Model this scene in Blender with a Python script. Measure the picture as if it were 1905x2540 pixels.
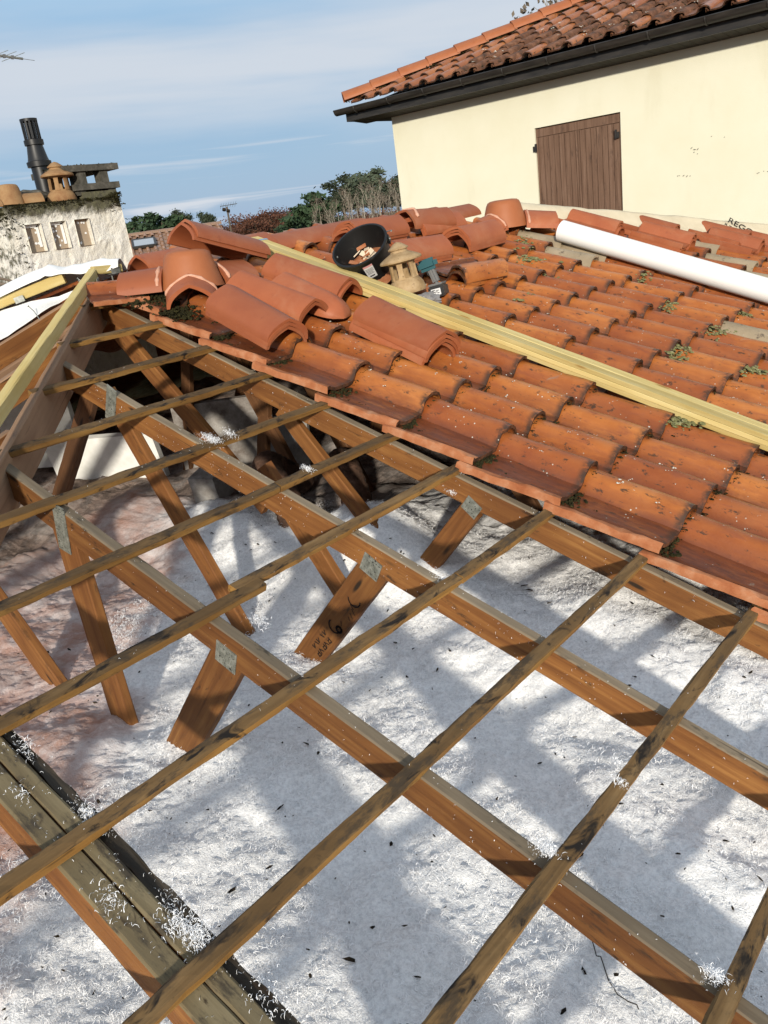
import bpy, bmesh, math, random
import numpy as np
from mathutils import Vector, Matrix, noise as mnoise
R_ = math.radians
random.seed(7); rng = np.random.default_rng(7)
scn = bpy.context.scene
for o in list(bpy.data.objects): bpy.data.objects.remove(o)
COL = scn.collection

# ------------------------------------------------------------------ camera
CAMR = ((0.76004281, 0.63675829, -0.12989924), (0.12807767, -0.34273097, -0.93066191), (-0.63712717, 0.6907057, -0.34204473))
CAMC = Vector((3.70280538, -2.31612326, 0.2402843))
right, down, fwd = (Vector(r) for r in CAMR)
cam = bpy.data.cameras.new('camera'); co = bpy.data.objects.new('camera', cam); COL.objects.link(co)
cam.sensor_fit = 'HORIZONTAL'; cam.sensor_width = 36; cam.lens = 36 * 2033.57 / 1905
cam.clip_start = 0.05; cam.clip_end = 3000
M = Matrix((right, -down, -fwd)).transposed().to_4x4(); M.translation = CAMC
co.matrix_world = M; scn.camera = co

# ------------------------------------------------------------------ sun and sky
SUN = Vector((0.78, -1.0, 0.345)).normalized()          # towards the sun
ELEV = math.asin(SUN.z)
sl = bpy.data.lights.new('sun', 'SUN'); so = bpy.data.objects.new('sun', sl); COL.objects.link(so)
sl.energy = 2.05; sl.angle = R_(2.2); sl.color = (1.0, 0.92, 0.79)
so.rotation_euler = SUN.to_track_quat('Z', 'Y').to_euler(); so.location = (8, -8, 12)
W = bpy.data.worlds.new('World'); scn.world = W; W.use_nodes = True
wn, wl = W.node_tree.nodes, W.node_tree.links; wn.clear()
sky = wn.new('ShaderNodeTexSky'); sky.sky_type = 'NISHITA'; sky.sun_disc = False
sky.sun_elevation = ELEV; sky.sun_rotation = math.atan2(SUN.x, SUN.y); sky.air_density = 1.2; sky.dust_density = 0.6; sky.ozone_density = 2.0; sky.altitude = 30
tc = wn.new('ShaderNodeTexCoord'); sep = wn.new('ShaderNodeSeparateXYZ'); wl.new(tc.outputs['Generated'], sep.inputs[0])
def wmath(op, a, b=None, c=None):
    n = wn.new('ShaderNodeMath'); n.operation = op
    for i, v in enumerate((a, b, c)):
        if v is None: continue
        if isinstance(v, (int, float)): n.inputs[i].default_value = v
        else: wl.new(v, n.inputs[i])
    return n.outputs[0]
az = wmath('ARCTAN2', sep.outputs['X'], sep.outputs['Y'])
def cloud(sa, se, off, lo, hi, det=6, dist=0.6):
    cb = wn.new('ShaderNodeCombineXYZ'); wl.new(wmath('MULTIPLY', az, sa), cb.inputs[0])
    wl.new(wmath('MULTIPLY', wmath('ADD', sep.outputs['Z'], wmath('MULTIPLY', az, 0.02)), se), cb.inputs[1]); cb.inputs[2].default_value = off
    nz = wn.new('ShaderNodeTexNoise'); nz.inputs['Scale'].default_value = 1; nz.inputs['Detail'].default_value = det; nz.inputs['Distortion'].default_value = dist; nz.inputs['Roughness'].default_value = .52
    wl.new(cb.outputs[0], nz.inputs['Vector'])
    mr = wn.new('ShaderNodeMapRange'); mr.interpolation_type = 'SMOOTHSTEP'; mr.inputs[1].default_value = lo; mr.inputs[2].default_value = hi
    wl.new(nz.outputs[0], mr.inputs[0]); return mr.outputs[0]
big = cloud(0.9, 7.0, 5.7, 0.33, 0.62, 5, 0.5)
fine = cloud(3.0, 60.0, 8.1, 0.50, 0.72, 7, 0.8)
lowm = wn.new('ShaderNodeMapRange'); lowm.inputs[1].default_value = 0.16; lowm.inputs[2].default_value = 0.03; lowm.interpolation_type = 'SMOOTHSTEP'; wl.new(sep.outputs['Z'], lowm.inputs[0])
him = wn.new('ShaderNodeMapRange'); him.inputs[1].default_value = 0.05; him.inputs[2].default_value = 0.15; him.interpolation_type = 'SMOOTHSTEP'; wl.new(sep.outputs['Z'], him.inputs[0])
cl = wmath('MAXIMUM', wmath('MULTIPLY', wmath('MULTIPLY', big, him.outputs[0]), 0.85), wmath('MULTIPLY', wmath('MULTIPLY', fine, lowm.outputs[0]), 0.95))
mixw = wn.new('ShaderNodeMix'); mixw.data_type = 'RGBA'; wl.new(cl, mixw.inputs[0]); 
tint = wn.new('ShaderNodeMix'); tint.data_type = 'RGBA'; tint.blend_type = 'MULTIPLY'; tint.inputs[0].default_value = 1; tint.inputs[7].default_value = (1.36, 1.12, 0.92, 1)
hz = wn.new('ShaderNodeMapRange'); hz.inputs[1].default_value = 0.60; hz.inputs[2].default_value = 0.16; hz.inputs[4].default_value = 0.95; hz.interpolation_type = 'SMOOTHSTEP'; wl.new(sep.outputs['Z'], hz.inputs[0])
haze = wn.new('ShaderNodeMix'); haze.data_type = 'RGBA'; wl.new(hz.outputs[0], haze.inputs[0]); haze.inputs[7].default_value = (0.66, 1.18, 1.86, 1)
wl.new(sky.outputs[0], tint.inputs[6]); wl.new(tint.outputs[2], haze.inputs[6]); wl.new(haze.outputs[2], mixw.inputs[6]); mixw.inputs[7].default_value = (1.98, 2.1, 2.28, 1)
bg = wn.new('ShaderNodeBackground'); bg.inputs[1].default_value = 0.15
ow = wn.new('ShaderNodeOutputWorld'); wl.new(mixw.outputs[2], bg.inputs[0]); wl.new(bg.outputs[0], ow.inputs[0])
vs = scn.view_settings; vs.view_transform = 'Standard'; vs.look = 'None'; vs.exposure = 1.2; vs.gamma = 1; vs.use_curve_mapping = False
scn.render.engine = 'CYCLES'

# ------------------------------------------------------------------ frame of the roof
AL = R_(18.704); ca, sa = math.cos(AL), math.sin(AL); TA = math.tan(AL); G = 0.3537
def UV(u, v, h=0.0): return Vector((u * ca + h * sa, v, -u * sa + h * ca))
DU = Vector((ca, 0, -sa)); DV = Vector((0, 1, 0)); DH = Vector((sa, 0, ca))
def ray(x, y): return Vector([sum(CAMR[k][i] * c for k, c in enumerate(((x - 952.5) / 2033.57, (y - 1270) / 2033.57, 1.0))) for i in range(3)])
XR, ZR = -0.22, 0.085          # ridge of the structure
HIPC = -0.18                   # plan line of the near hip: x + y = HIPC

# ------------------------------------------------------------------ materials
class MT:
    def __init__(s, name, rough=0.8, spec=0.3):
        s.m = bpy.data.materials.new(name); s.m.use_nodes = True; s.n = s.m.node_tree.nodes; s.l = s.m.node_tree.links
        s.b = s.n['Principled BSDF']; s.b.inputs['Roughness'].default_value = rough; s.b.inputs['Specular IOR Level'].default_value = spec
        s.tc = s.n.new('ShaderNodeTexCoord'); s.oi = s.n.new('ShaderNodeObjectInfo')
    def vec(s, scale=(1, 1, 1), kind='Object', rnd=True):
        mp = s.n.new('ShaderNodeMapping'); mp.inputs['Scale'].default_value = scale; s.l.new(s.tc.outputs[kind], mp.inputs[0])
        if rnd:
            mu = s.n.new('ShaderNodeMath'); mu.operation = 'MULTIPLY'; mu.inputs[1].default_value = 37.0; s.l.new(s.oi.outputs['Random'], mu.inputs[0])
            s.l.new(mu.outputs[0], mp.inputs['Location'])
        return mp.outputs[0]
    def noise(s, v, scale=5, det=4, rough=0.55, dist=0.0):
        t = s.n.new('ShaderNodeTexNoise'); s.l.new(v, t.inputs['Vector'])
        t.inputs['Scale'].default_value = scale; t.inputs['Detail'].default_value = det; t.inputs['Roughness'].default_value = rough; t.inputs['Distortion'].default_value = dist
        return t.outputs['Fac']
    def vor(s, v, scale=5, out='Distance'):
        t = s.n.new('ShaderNodeTexVoronoi'); s.l.new(v, t.inputs['Vector']); t.inputs['Scale'].default_value = scale; return t.outputs[out]
    def mr(s, f, a, b, c=0.0, d=1.0):
        t = s.n.new('ShaderNodeMapRange'); t.interpolation_type = 'SMOOTHSTEP'; s.l.new(f, t.inputs[0])
        for i, q in enumerate((a, b, c, d)): t.inputs[i + 1].default_value = q
        return t.outputs[0]
    def math(s, op, a, b):
        t = s.n.new('ShaderNodeMath'); t.operation = op
        for i, q in enumerate((a, b)):
            if isinstance(q, (int, float)): t.inputs[i].default_value = q
            else: s.l.new(q, t.inputs[i])
        return t.outputs[0]
    def mix(s, f, a, b, mode='MIX'):
        t = s.n.new('ShaderNodeMix'); t.data_type = 'RGBA'; t.blend_type = mode
        if isinstance(f, (int, float)): t.inputs[0].default_value = f
        else: s.l.new(f, t.inputs[0])
        for i, q in ((6, a), (7, b)):
            if isinstance(q, tuple): t.inputs[i].default_value = (*q, 1)
            else: s.l.new(q, t.inputs[i])
        return t.outputs[2]
    def ramp(s, f, *st):
        t = s.n.new('ShaderNodeValToRGB'); e = t.color_ramp.elements
        while len(e) < len(st): e.new(0.5)
        for q, (p, c) in zip(e, st): q.position = p; q.color = (*c, 1)
        s.l.new(f, t.inputs[0]); return t.outputs[0]
    def rand(s, a, b): return s.mr(s.oi.outputs['Random'], 0, 1, a, b)
    def hsv(s, col, v=None, h=None):
        t = s.n.new('ShaderNodeHueSaturation'); s.l.new(col, t.inputs['Color'])
        if v is not None: s.l.new(v, t.inputs['Value'])
        if h is not None: s.l.new(h, t.inputs['Hue'])
        return t.outputs[0]
    def out(s, col, bumpf=None, strength=0.3, dist=0.01, rough=None):
        if s.m.name not in ('insulation_wool', 'wool_fibre', 'white_pvc', 'white_membrane', 'polystyrene'):
            col = tuple(q * 0.8 for q in col) if isinstance(col, tuple) else s.mix(1.0, col, (0.8, 0.8, 0.8), 'MULTIPLY')
        if isinstance(col, tuple): s.b.inputs['Base Color'].default_value = (*col, 1)
        else: s.l.new(col, s.b.inputs['Base Color'])
        if bumpf is not None:
            t = s.n.new('ShaderNodeBump'); t.inputs['Strength'].default_value = strength; t.inputs['Distance'].default_value = dist
            s.l.new(bumpf, t.inputs['Height']); s.l.new(t.outputs[0], s.b.inputs['Normal'])
        if rough is not None: s.l.new(rough, s.b.inputs['Roughness'])
        return s.m

def wood(name, c1, c2, c3, dark=(0.03, 0.018, 0.01), rot=0.62, dirt=(0.1, 0.08, 0.05), dirtlo=0.6, spec=0.25, knots=True):
    t = MT(name, 0.75, spec); v = t.vec((1, 1, 1))
    vg = t.vec((2.2, 42, 42)); g = t.noise(vg, 1.0, 5, 0.6, 0.6); big = t.noise(v, 3.0, 3)
    col = t.ramp(g, (0.25, c1), (0.5, c2), (0.78, c3))
    col = t.mix(t.mr(big, 0.35, 0.7), col, t.mix(0.6, col, c1))
    if knots:
        kv = t.vec((3.0, 13, 13)); kd = t.vor(kv, 1.0); col = t.mix(t.mr(kd, 0.15, 0.06), col, dark)
    ck = t.noise(t.vec((1.1, 75, 75)), 1.0, 3, 0.6, 0.3); col = t.mix(t.mr(ck, 0.69, 0.73, 0, 0.8), col, dark)
    d = t.noise(t.vec((5, 14, 14)), 1.4, 5, 0.65, 1.0); col = t.mix(t.mr(d, rot, rot + 0.12), col, dark)
    d2 = t.noise(t.vec((3, 9, 9)), 2.6, 5, 0.7); col = t.mix(t.mr(d2, dirtlo, dirtlo + 0.14), col, dirt)
    col = t.hsv(col, t.rand(0.8, 1.15))
    return t.out(col, t.math('ADD', g, t.math('MULTIPLY', d, 0.6)), 0.35, 0.004)
M_chord = wood('rafter_wood', (0.13, 0.048, 0.014), (0.24, 0.098, 0.027), (0.38, 0.18, 0.052), rot=0.63, dirt=(0.07, 0.035, 0.016), dirtlo=0.58)
M_chordtop = wood('rafter_top_grey', (0.17, 0.13, 0.085), (0.25, 0.195, 0.13), (0.33, 0.265, 0.18), rot=0.64, dirt=(0.07, 0.06, 0.045), dirtlo=0.57, knots=False)
M_batten = wood('batten_wood', (0.19, 0.09, 0.023), (0.32, 0.165, 0.042), (0.43, 0.25, 0.074), rot=0.57, dirt=(0.11, 0.065, 0.028), dirtlo=0.54)
M_battentop = wood('batten_top', (0.10, 0.056, 0.021), (0.17, 0.10, 0.039), (0.27, 0.17, 0.075), dark=(0.014, 0.010, 0.007), rot=0.52, dirt=(0.07, 0.047, 0.026), dirtlo=0.5, knots=False)
M_dwood = wood('dirty_double_truss', (0.12, 0.09, 0.048), (0.19, 0.15, 0.082), (0.27, 0.22, 0.13), rot=0.6, dirt=(0.06, 0.048, 0.032), dirtlo=0.5, knots=False)
M_blackwood = wood('rotten_black_wood', (0.02, 0.016, 0.012), (0.05, 0.04, 0.028), (0.13, 0.105, 0.075), rot=0.55, knots=False)
M_hipwood = wood('hip_plank_wood', (0.26, 0.15, 0.085), (0.36, 0.22, 0.13), (0.44, 0.27, 0.16), rot=0.68, dirt=(0.2, 0.13, 0.09), dirtlo=0.6, knots=False)
M_yellow = wood('treated_yellow_wood', (0.54, 0.39, 0.125), (0.67, 0.53, 0.225), (0.75, 0.64, 0.33), dark=(0.36, 0.2, 0.05), rot=0.8, dirt=(0.62, 0.46, 0.17), dirtlo=0.66)
M_webdark = wood('old_web_wood', (0.10, 0.045, 0.018), (0.17, 0.075, 0.03), (0.25, 0.12, 0.05), rot=0.62)

def tilemat(name, old=True, grey=False, scale=1.0, pale=False, hubc=False, brown=False):
    t = MT(name, 0.62 if old else 0.55, 0.35); v = t.vec((scale,) * 3)
    n1 = t.noise(v, 6, 5, 0.6); n2 = t.noise(v, 22, 5, 0.62); n3 = t.noise(t.vec((4 * scale, 16 * scale, 16 * scale)), 1.5, 5, 0.65, 0.8)
    if hubc:
        col = t.ramp(n1, (0.3, (0.36, 0.11, 0.037)), (0.7, (0.43, 0.148, 0.056))); col = t.mix(t.mr(n2, 0.68, 0.76), col, (0.25, 0.08, 0.04)); return t.out(col, n2, 0.12, 0.003)
    if not old:
        col = t.ramp(n1, (0.3, (0.345, 0.094, 0.036)), (0.7, (0.405, 0.122, 0.047)))
        col = t.mix(t.mr(n2, 0.66, 0.8), col, (0.40, 0.135, 0.07)); ds = t.noise(v, 3.5, 6, 0.7, 0.5); col = t.mix(t.mr(ds, 0.48, 0.68, 0, 0.4), col, (0.45, 0.2, 0.105)); st = t.noise(t.vec((8, 3, 8)), 3, 5, 0.7); col = t.mix(t.mr(st, 0.6, 0.72, 0, 0.5), col, (0.25, 0.066, 0.03)); col = t.hsv(col, t.rand(0.88, 1.1))
        return t.out(col, t.noise(v, 120, 3), 0.08, 0.002)
    if grey:
        col = t.ramp(n1, (0.3, (0.30, 0.235, 0.15)), (0.7, (0.44, 0.35, 0.235))); col = t.mix(t.mr(n2, 0.58, 0.7), col, (0.13, 0.10, 0.07))
        return t.out(col, n2, 0.3, 0.004)
    col = t.ramp(n1, (0.28, (0.35, 0.092, 0.022)), (0.5, (0.46, 0.142, 0.034)), (0.75, (0.52, 0.185, 0.055)))
    col = t.hsv(col, t.rand(0.78, 1.14), t.rand(0.496, 0.505))
    col = t.mix(t.mr(n3, 0.53, 0.68, 0, 0.55), col, (0.27, 0.078, 0.036))              # purple-brown firing stains
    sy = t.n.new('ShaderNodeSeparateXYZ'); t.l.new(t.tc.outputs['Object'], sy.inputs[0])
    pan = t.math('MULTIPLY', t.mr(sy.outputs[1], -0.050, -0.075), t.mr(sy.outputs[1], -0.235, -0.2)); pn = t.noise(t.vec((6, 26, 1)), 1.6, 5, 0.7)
    col = t.mix(t.math('MULTIPLY', pan, t.mr(pn, 0.32, 0.58, 0.45, 0.95)), col, (0.105, 0.038, 0.024))  # pan darkened in colour: grime plus painted shade beside the roll
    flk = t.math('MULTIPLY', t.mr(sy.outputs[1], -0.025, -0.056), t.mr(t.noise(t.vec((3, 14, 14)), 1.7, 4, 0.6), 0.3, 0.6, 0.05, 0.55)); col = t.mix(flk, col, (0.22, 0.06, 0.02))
    fr = t.math('MULTIPLY', t.mr(sy.outputs[0], -0.04, -0.004), t.mr(t.noise(t.vec((10, 22, 1)), 2.0, 4, 0.7), 0.36, 0.56)); col = t.mix(t.math('MULTIPLY', fr, 0.95), col, (0.06, 0.035, 0.022))  # front lip darkened in colour: dirt together with a painted shadow line
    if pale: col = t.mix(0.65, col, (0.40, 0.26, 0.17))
    if brown: col = t.mix(0.45, col, (0.30, 0.145, 0.08))
    blk = t.noise(t.vec((9 * scale, 20 * scale, 20 * scale)), 2.1, 6, 0.72); col = t.mix(t.mr(blk, 0.575, 0.66, 0, 0.9), col, (0.055, 0.035, 0.022))
    gry = t.noise(v, 9.5, 6, 0.7, 0.7); col = t.mix(t.mr(gry, 0.66, 0.74, 0, 0.6), col, (0.28, 0.235, 0.18))
    sp = t.vor(v, 46); spn = t.noise(v, 9, 2); spots = t.math('MULTIPLY', t.mr(sp, 0.16, 0.1), t.mr(spn, 0.58, 0.64)); col = t.mix(spots, col, (0.62, 0.58, 0.5))
    rough = t.mr(n3, 0.4, 0.7, 0.30, 0.6)
    return t.out(col, t.math('ADD', n2, t.math('MULTIPLY', blk, 0.7)), 0.3, 0.004, rough)
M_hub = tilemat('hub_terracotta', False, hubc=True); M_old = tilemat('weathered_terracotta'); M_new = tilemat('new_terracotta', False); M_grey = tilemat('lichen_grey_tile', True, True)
M_hipcap = tilemat('hip_cap_terracotta', False, hubc=True); M_oldhouse = tilemat('house_terracotta', True, False, 0.8, brown=True); M_farroof = tilemat('far_roof_terracotta', True, False, 0.5, True)
t = MT('mossy_house_tile', 0.85); v = t.vec(); n = t.noise(v, 9, 6, 0.7); M_mosstile = t.out(t.ramp(n, (0.35, (0.06, 0.035, 0.022)), (0.52, (0.17, 0.075, 0.04)), (0.7, (0.30, 0.15, 0.085))), n, 0.5, 0.01)
t = MT('broken_edge_terracotta', 0.85); v = t.vec(); n = t.noise(v, 16, 5, 0.6); M_edge = t.out(t.ramp(n, (0.3, (0.33, 0.10, 0.035)), (0.5, (0.44, 0.165, 0.07)), (0.72, (0.54, 0.27, 0.15))), n, 0.4, 0.004)
t = MT('dirty_shaded_tile_end', 0.9, 0.1); v = t.vec(); n = t.noise(v, 26, 5, 0.7); M_front = t.out(t.ramp(n, (0.35, (0.03, 0.02, 0.014)), (0.55, (0.10, 0.045, 0.025)), (0.72, (0.26, 0.10, 0.045))), n, 0.6, 0.006)  # tile ends: real dirt, with the dark shadow gap painted in
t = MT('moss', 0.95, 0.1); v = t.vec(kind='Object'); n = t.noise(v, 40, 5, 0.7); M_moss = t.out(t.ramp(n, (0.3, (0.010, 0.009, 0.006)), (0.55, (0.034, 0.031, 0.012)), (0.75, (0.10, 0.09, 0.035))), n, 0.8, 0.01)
t = MT('lichen', 0.95, 0.1); v = t.vec(); n = t.noise(v, 60, 5, 0.7); M_lichen = t.out(t.ramp(n, (0.3, (0.12, 0.12, 0.045)), (0.55, (0.25, 0.245, 0.11)), (0.72, (0.5, 0.46, 0.3))), n, 0.6, 0.006)
t = MT('white_lichen', 0.95, 0.1); v = t.vec(); n = t.noise(v, 90, 4); M_wlichen = t.out(t.ramp(n, (0.35, (0.42, 0.38, 0.3)), (0.55, (0.72, 0.7, 0.62))), n, 0.5, 0.004)
t = MT('pink_mortar', 0.9); n = t.noise(t.vec(), 40, 4); M_mortar = t.out(t.ramp(n, (0.3, (0.6, 0.3, 0.19)), (0.7, (0.72, 0.42, 0.30))), n, 0.5, 0.004)
t = MT('buff_clay', 0.75); v = t.vec(); n = t.noise(v, 11, 5, 0.65); n2 = t.noise(v, 40, 4); c = t.ramp(n, (0.3, (0.30, 0.19, 0.085)), (0.55, (0.46, 0.32, 0.17)), (0.8, (0.54, 0.40, 0.24))); M_buff = t.out(t.mix(t.mr(n2, 0.64, 0.72), c, (0.16, 0.1, 0.05)), n2, 0.2, 0.004)
t = MT('buff_clay_orange', 0.8); v = t.vec(); n = t.noise(v, 9, 5, 0.65); M_buff2 = t.out(t.ramp(n, (0.3, (0.25, 0.12, 0.05)), (0.55, (0.36, 0.21, 0.095)), (0.8, (0.42, 0.29, 0.15))), n, 0.3, 0.006)
t = MT('black_rubber', 0.5, 0.4); v = t.vec(); n = t.noise(v, 14, 6, 0.7, 1); sc = t.noise(v, 60, 4, 0.7); c = t.mix(t.mr(n, 0.56, 0.72, 0, 0.5), (0.008, 0.008, 0.008), (0.06, 0.057, 0.052)); M_rubber = t.out(t.mix(t.mr(sc, 0.70, 0.75), c, (0.25, 0.24, 0.22)), n, 0.15, 0.004)
t = MT('black_plastic', 0.42, 0.45); M_black = t.out((0.012, 0.012, 0.013), t.noise(t.vec(), 30, 3), 0.05, 0.002)
t = MT('gutter_dark', 0.45, 0.4); n = t.noise(t.vec((1, 6, 6)), 4, 5, 0.65); M_gutter = t.out(t.ramp(n, (0.3, (0.016, 0.015, 0.014)), (0.7, (0.05, 0.044, 0.038))), n, 0.1, 0.004)
t = MT('soffit_dark', 0.7, 0.2); n = t.noise(t.vec((1, 6, 1)), 5, 4); M_soffit = t.out(t.ramp(n, (0.3, (0.030, 0.026, 0.02)), (0.7, (0.05, 0.043, 0.034))), n, 0.1, 0.004)
t = MT('teal_plastic', 0.5, 0.4); M_teal = t.out((0.01, 0.09, 0.11), t.noise(t.vec(), 30, 3), 0.05, 0.002)
t = MT('grey_plastic', 0.5, 0.4); M_greyp = t.out((0.16, 0.16, 0.16))
t = MT('galvanised_steel', 0.5, 0.5); v = t.vec(); n = t.vor(v, 60, 'Color'); n2 = t.noise(v, 30, 4); t.b.inputs['Metallic'].default_value = 0.55; M_galv = t.out(t.ramp(n2, (0.3, (0.17, 0.18, 0.16)), (0.7, (0.42, 0.43, 0.40))), n2, 0.4, 0.003)
t = MT('nail_plate_steel', 0.55, 0.5); v = t.vec(); d = t.vor(v, 85); n2 = t.noise(v, 50, 4); t.b.inputs['Metallic'].default_value = 0.4; c = t.ramp(n2, (0.3, (0.17, 0.18, 0.15)), (0.7, (0.40, 0.41, 0.36))); M_plate = t.out(t.mix(t.mr(d, 0.22, 0.12), c, (0.045, 0.045, 0.04)), t.mr(d, 0.3, 0.1), 0.9, 0.004)
t = MT('white_pvc', 0.35, 0.45); n = t.noise(t.vec((1, 8, 8)), 3, 5, 0.7); M_pvc = t.out(t.mix(t.mr(n, 0.62, 0.75, 0, 0.35), (0.80, 0.79, 0.76), (0.5, 0.47, 0.43)))
t = MT('white_membrane', 0.6, 0.3); n = t.noise(t.vec((1, 1, 1), rnd=False), 7, 4); M_memb = t.out(t.ramp(n, (0.3, (0.74, 0.74, 0.72)), (0.7, (0.82, 0.82, 0.8))), n, 0.15, 0.01)
t = MT('tan_membrane', 0.7, 0.2); n = t.noise(t.vec(), 9, 5); M_tan = t.out(t.ramp(n, (0.3, (0.60, 0.52, 0.37)), (0.7, (0.70, 0.62, 0.46))), n, 0.3, 0.01)
t = MT('polystyrene', 0.8, 0.2); n = t.noise(t.vec(), 18, 4); M_poly = t.out(t.ramp(n, (0.3, (0.68, 0.68, 0.64)), (0.7, (0.8, 0.8, 0.77))), n, 0.2, 0.004)
t = MT('shaded_board', 0.9, 0.1); n = t.noise(t.vec(), 7, 5, 0.7); M_shadeb = t.out(t.ramp(n, (0.35, (0.16, 0.13, 0.11)), (0.65, (0.42, 0.40, 0.37))), n, 0.2, 0.004)  # white attic board with the gloom put into its colour
t = MT('dirty_duct', 0.9); n = t.noise(t.vec(), 9, 6, 0.7); M_duct = t.out(t.ramp(n, (0.35, (0.03, 0.018, 0.012)), (0.55, (0.13, 0.07, 0.045)), (0.7, (0.26, 0.16, 0.11))), n, 0.9, 0.02)
t = MT('ink', 0.8, 0.2); M_ink = t.out((0.018, 0.013, 0.012))
t = MT('sticker_white', 0.5, 0.3); M_stick = t.out((0.72, 0.72, 0.72))
t = MT('sticker_pink', 0.5, 0.3); M_pink = t.out((0.7, 0.35, 0.36))
t = MT('blue_strap', 0.45, 0.4); M_strap = t.out((0.22, 0.38, 0.55))
t = MT('grey_bag', 0.35, 0.5); n = t.noise(t.vec(), 20, 4); t.b.inputs['Transmission Weight'].default_value = 0.25; M_bag = t.out((0.36, 0.34, 0.33), n, 0.5, 0.006)
t = MT('cable_grey', 0.6, 0.3); M_cable = t.out((0.25, 0.2, 0.15))
t = MT('clip_wood', 0.8, 0.2); M_clip = t.out((0.75, 0.62, 0.46))
t = MT('cream_render', 0.9, 0.15); v = t.vec((1, 1, 1), rnd=False); n = t.noise(v, 140, 4, 0.6); n2 = t.noise(v, 1.3, 5, 0.6); n3 = t.noise(t.vec((1.2, 1.2, 0.35), rnd=False), 2.2, 5, 0.6)
c = t.ramp(n2, (0.3, (0.83, 0.80, 0.61)), (0.7, (0.88, 0.86, 0.69))); c = t.mix(t.mr(n3, 0.52, 0.75, 0, 0.35), c, (0.70, 0.66, 0.47)); M_wall = t.out(t.mix(t.mr(n, 0.62, 0.72, 0, .25), c, (0.6, 0.5, 0.28)), n, 0.45, 0.006)
t = MT('shutter_brown', 0.75, 0.2); g = t.noise(t.vec((30, 30, 1.6)), 1, 5, 0.65, 0.5); w = t.noise(t.vec((7, 7, 2)), 2.5, 5, 0.7); c = t.ramp(g, (0.3, (0.13, 0.074, 0.048)), (0.55, (0.20, 0.12, 0.08)), (0.8, (0.28, 0.185, 0.135))); M_shut = t.out(t.mix(t.mr(w, 0.56, 0.7, 0, 0.6), c, (0.055, 0.034, 0.026)), g, 0.35, 0.004)
t = MT('lime_render', 0.95, 0.1); v = t.vec(); n = t.noise(v, 4.5, 6, 0.65); n2 = t.noise(v, 30, 5, 0.7); n3 = t.noise(t.vec((1, 1, .45)), 8, 6, 0.7)
c = t.ramp(n, (0.3, (0.78, 0.73, 0.61)), (0.6, (0.90, 0.87, 0.79))); c = t.mix(t.mr(n3, 0.58, 0.72, 0, 0.5), c, (0.34, 0.31, 0.23)); sl_ = t.n.new('ShaderNodeSeparateXYZ'); t.l.new(t.tc.outputs['Object'], sl_.inputs[0])
mo = t.noise(v, 7, 6, 0.72); top_ = t.mr(t.math('ADD', sl_.outputs[2], t.math('MULTIPLY', mo, 0.22)), 0.585, 0.655); cor_ = t.mr(t.math('ADD', sl_.outputs[1], t.math('MULTIPLY', mo, -0.45)), 0.335, 0.28)
mm_ = t.math('MULTIPLY', t.math('MAXIMUM', top_, t.math('MULTIPLY', cor_, t.mr(n2, 0.42, 0.55))), 0.92); mcol = t.ramp(n2, (0.35, (0.035, 0.03, 0.012)), (0.6, (0.09, 0.085, 0.03)), (0.75, (0.2, 0.18, 0.1)))
M_lime = t.out(t.mix(mm_, c, mcol), t.math('ADD', n2, t.math('ADD', n, mm_)), 0.7, 0.02)
t = MT('dark_stone', 0.95, 0.1); v = t.vec(); n = t.noise(v, 14, 6, 0.7); M_stone = t.out(t.ramp(n, (0.35, (0.05, 0.048, 0.038)), (0.6, (0.13, 0.12, 0.1)), (0.78, (0.33, 0.3, 0.24))), n, 0.6, 0.01)
t = MT('patch_brown', 0.9); n = t.noise(t.vec(), 8, 3); M_patch = t.out(t.ramp(n, (0.3, (0.40, 0.31, 0.22)), (0.7, (0.46, 0.36, 0.26))), n, 0.2, 0.004)
t = MT('insulation_wool', 1.0, 0.05); vw = t.vec((1, 1, 1), rnd=False)
sx = t.n.new('ShaderNodeSeparateXYZ'); t.l.new(t.tc.outputs['Object'], sx.inputs[0])
a1 = t.noise(vw, 2.2, 5, 0.65); a2 = t.noise(vw, 9, 6, 0.72); a3 = t.noise(vw, 90, 4, 0.7)
# rust dust fell along the hip side: its edge runs through the attic in plan
edge = t.math('ADD', t.math('MULTIPLY', sx.outputs[0], -1.0), t.math('MULTIPLY', sx.outputs[1], -0.95))
s1 = t.math('ADD', edge, t.math('MULTIPLY', a1, 1.1)); dust = t.mr(s1, 0.14, 0.58)
dust2 = t.math('MULTIPLY', dust, t.mr(a2, 0.33, 0.62, 0.6, 1.0))
c = t.ramp(a3, (0.36, (0.70, 0.70, 0.70)), (0.58, (0.92, 0.92, 0.91)))
c = t.mix(dust2, c, t.mix(t.mr(a1, 0.4, 0.62), (0.52, 0.36, 0.31), (0.38, 0.21, 0.155)))
old = t.math('MULTIPLY', t.mr(t.math('ADD', sx.outputs[1], t.math('MULTIPLY', a1, 0.35)), 0.26, 0.40), t.mr(sx.outputs[0], 1.35, 1.05)); old = t.math('MAXIMUM', old, t.mr(t.math('ADD', sx.outputs[0], t.math('MULTIPLY', a1, 0.5)), -0.15, -0.45)); c = t.mix(t.math('MULTIPLY', old, 0.93), c, t.mix(t.mr(a2, 0.4, 0.6), (0.10, 0.075, 0.06), (0.32, 0.25, 0.21)))   # attic darkness painted into the wool colour deep inside
c = t.mix(t.mr(t.noise(vw, 4.2, 6, 0.7, 0.6), 0.42, 0.66, 0, 0.3), c, (0.58, 0.58, 0.57))
dk = t.noise(vw, 34, 6, 0.75); c = t.mix(t.mr(dk, 0.66, 0.75, 0, 0.7), c, (0.16, 0.14, 0.13))
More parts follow.
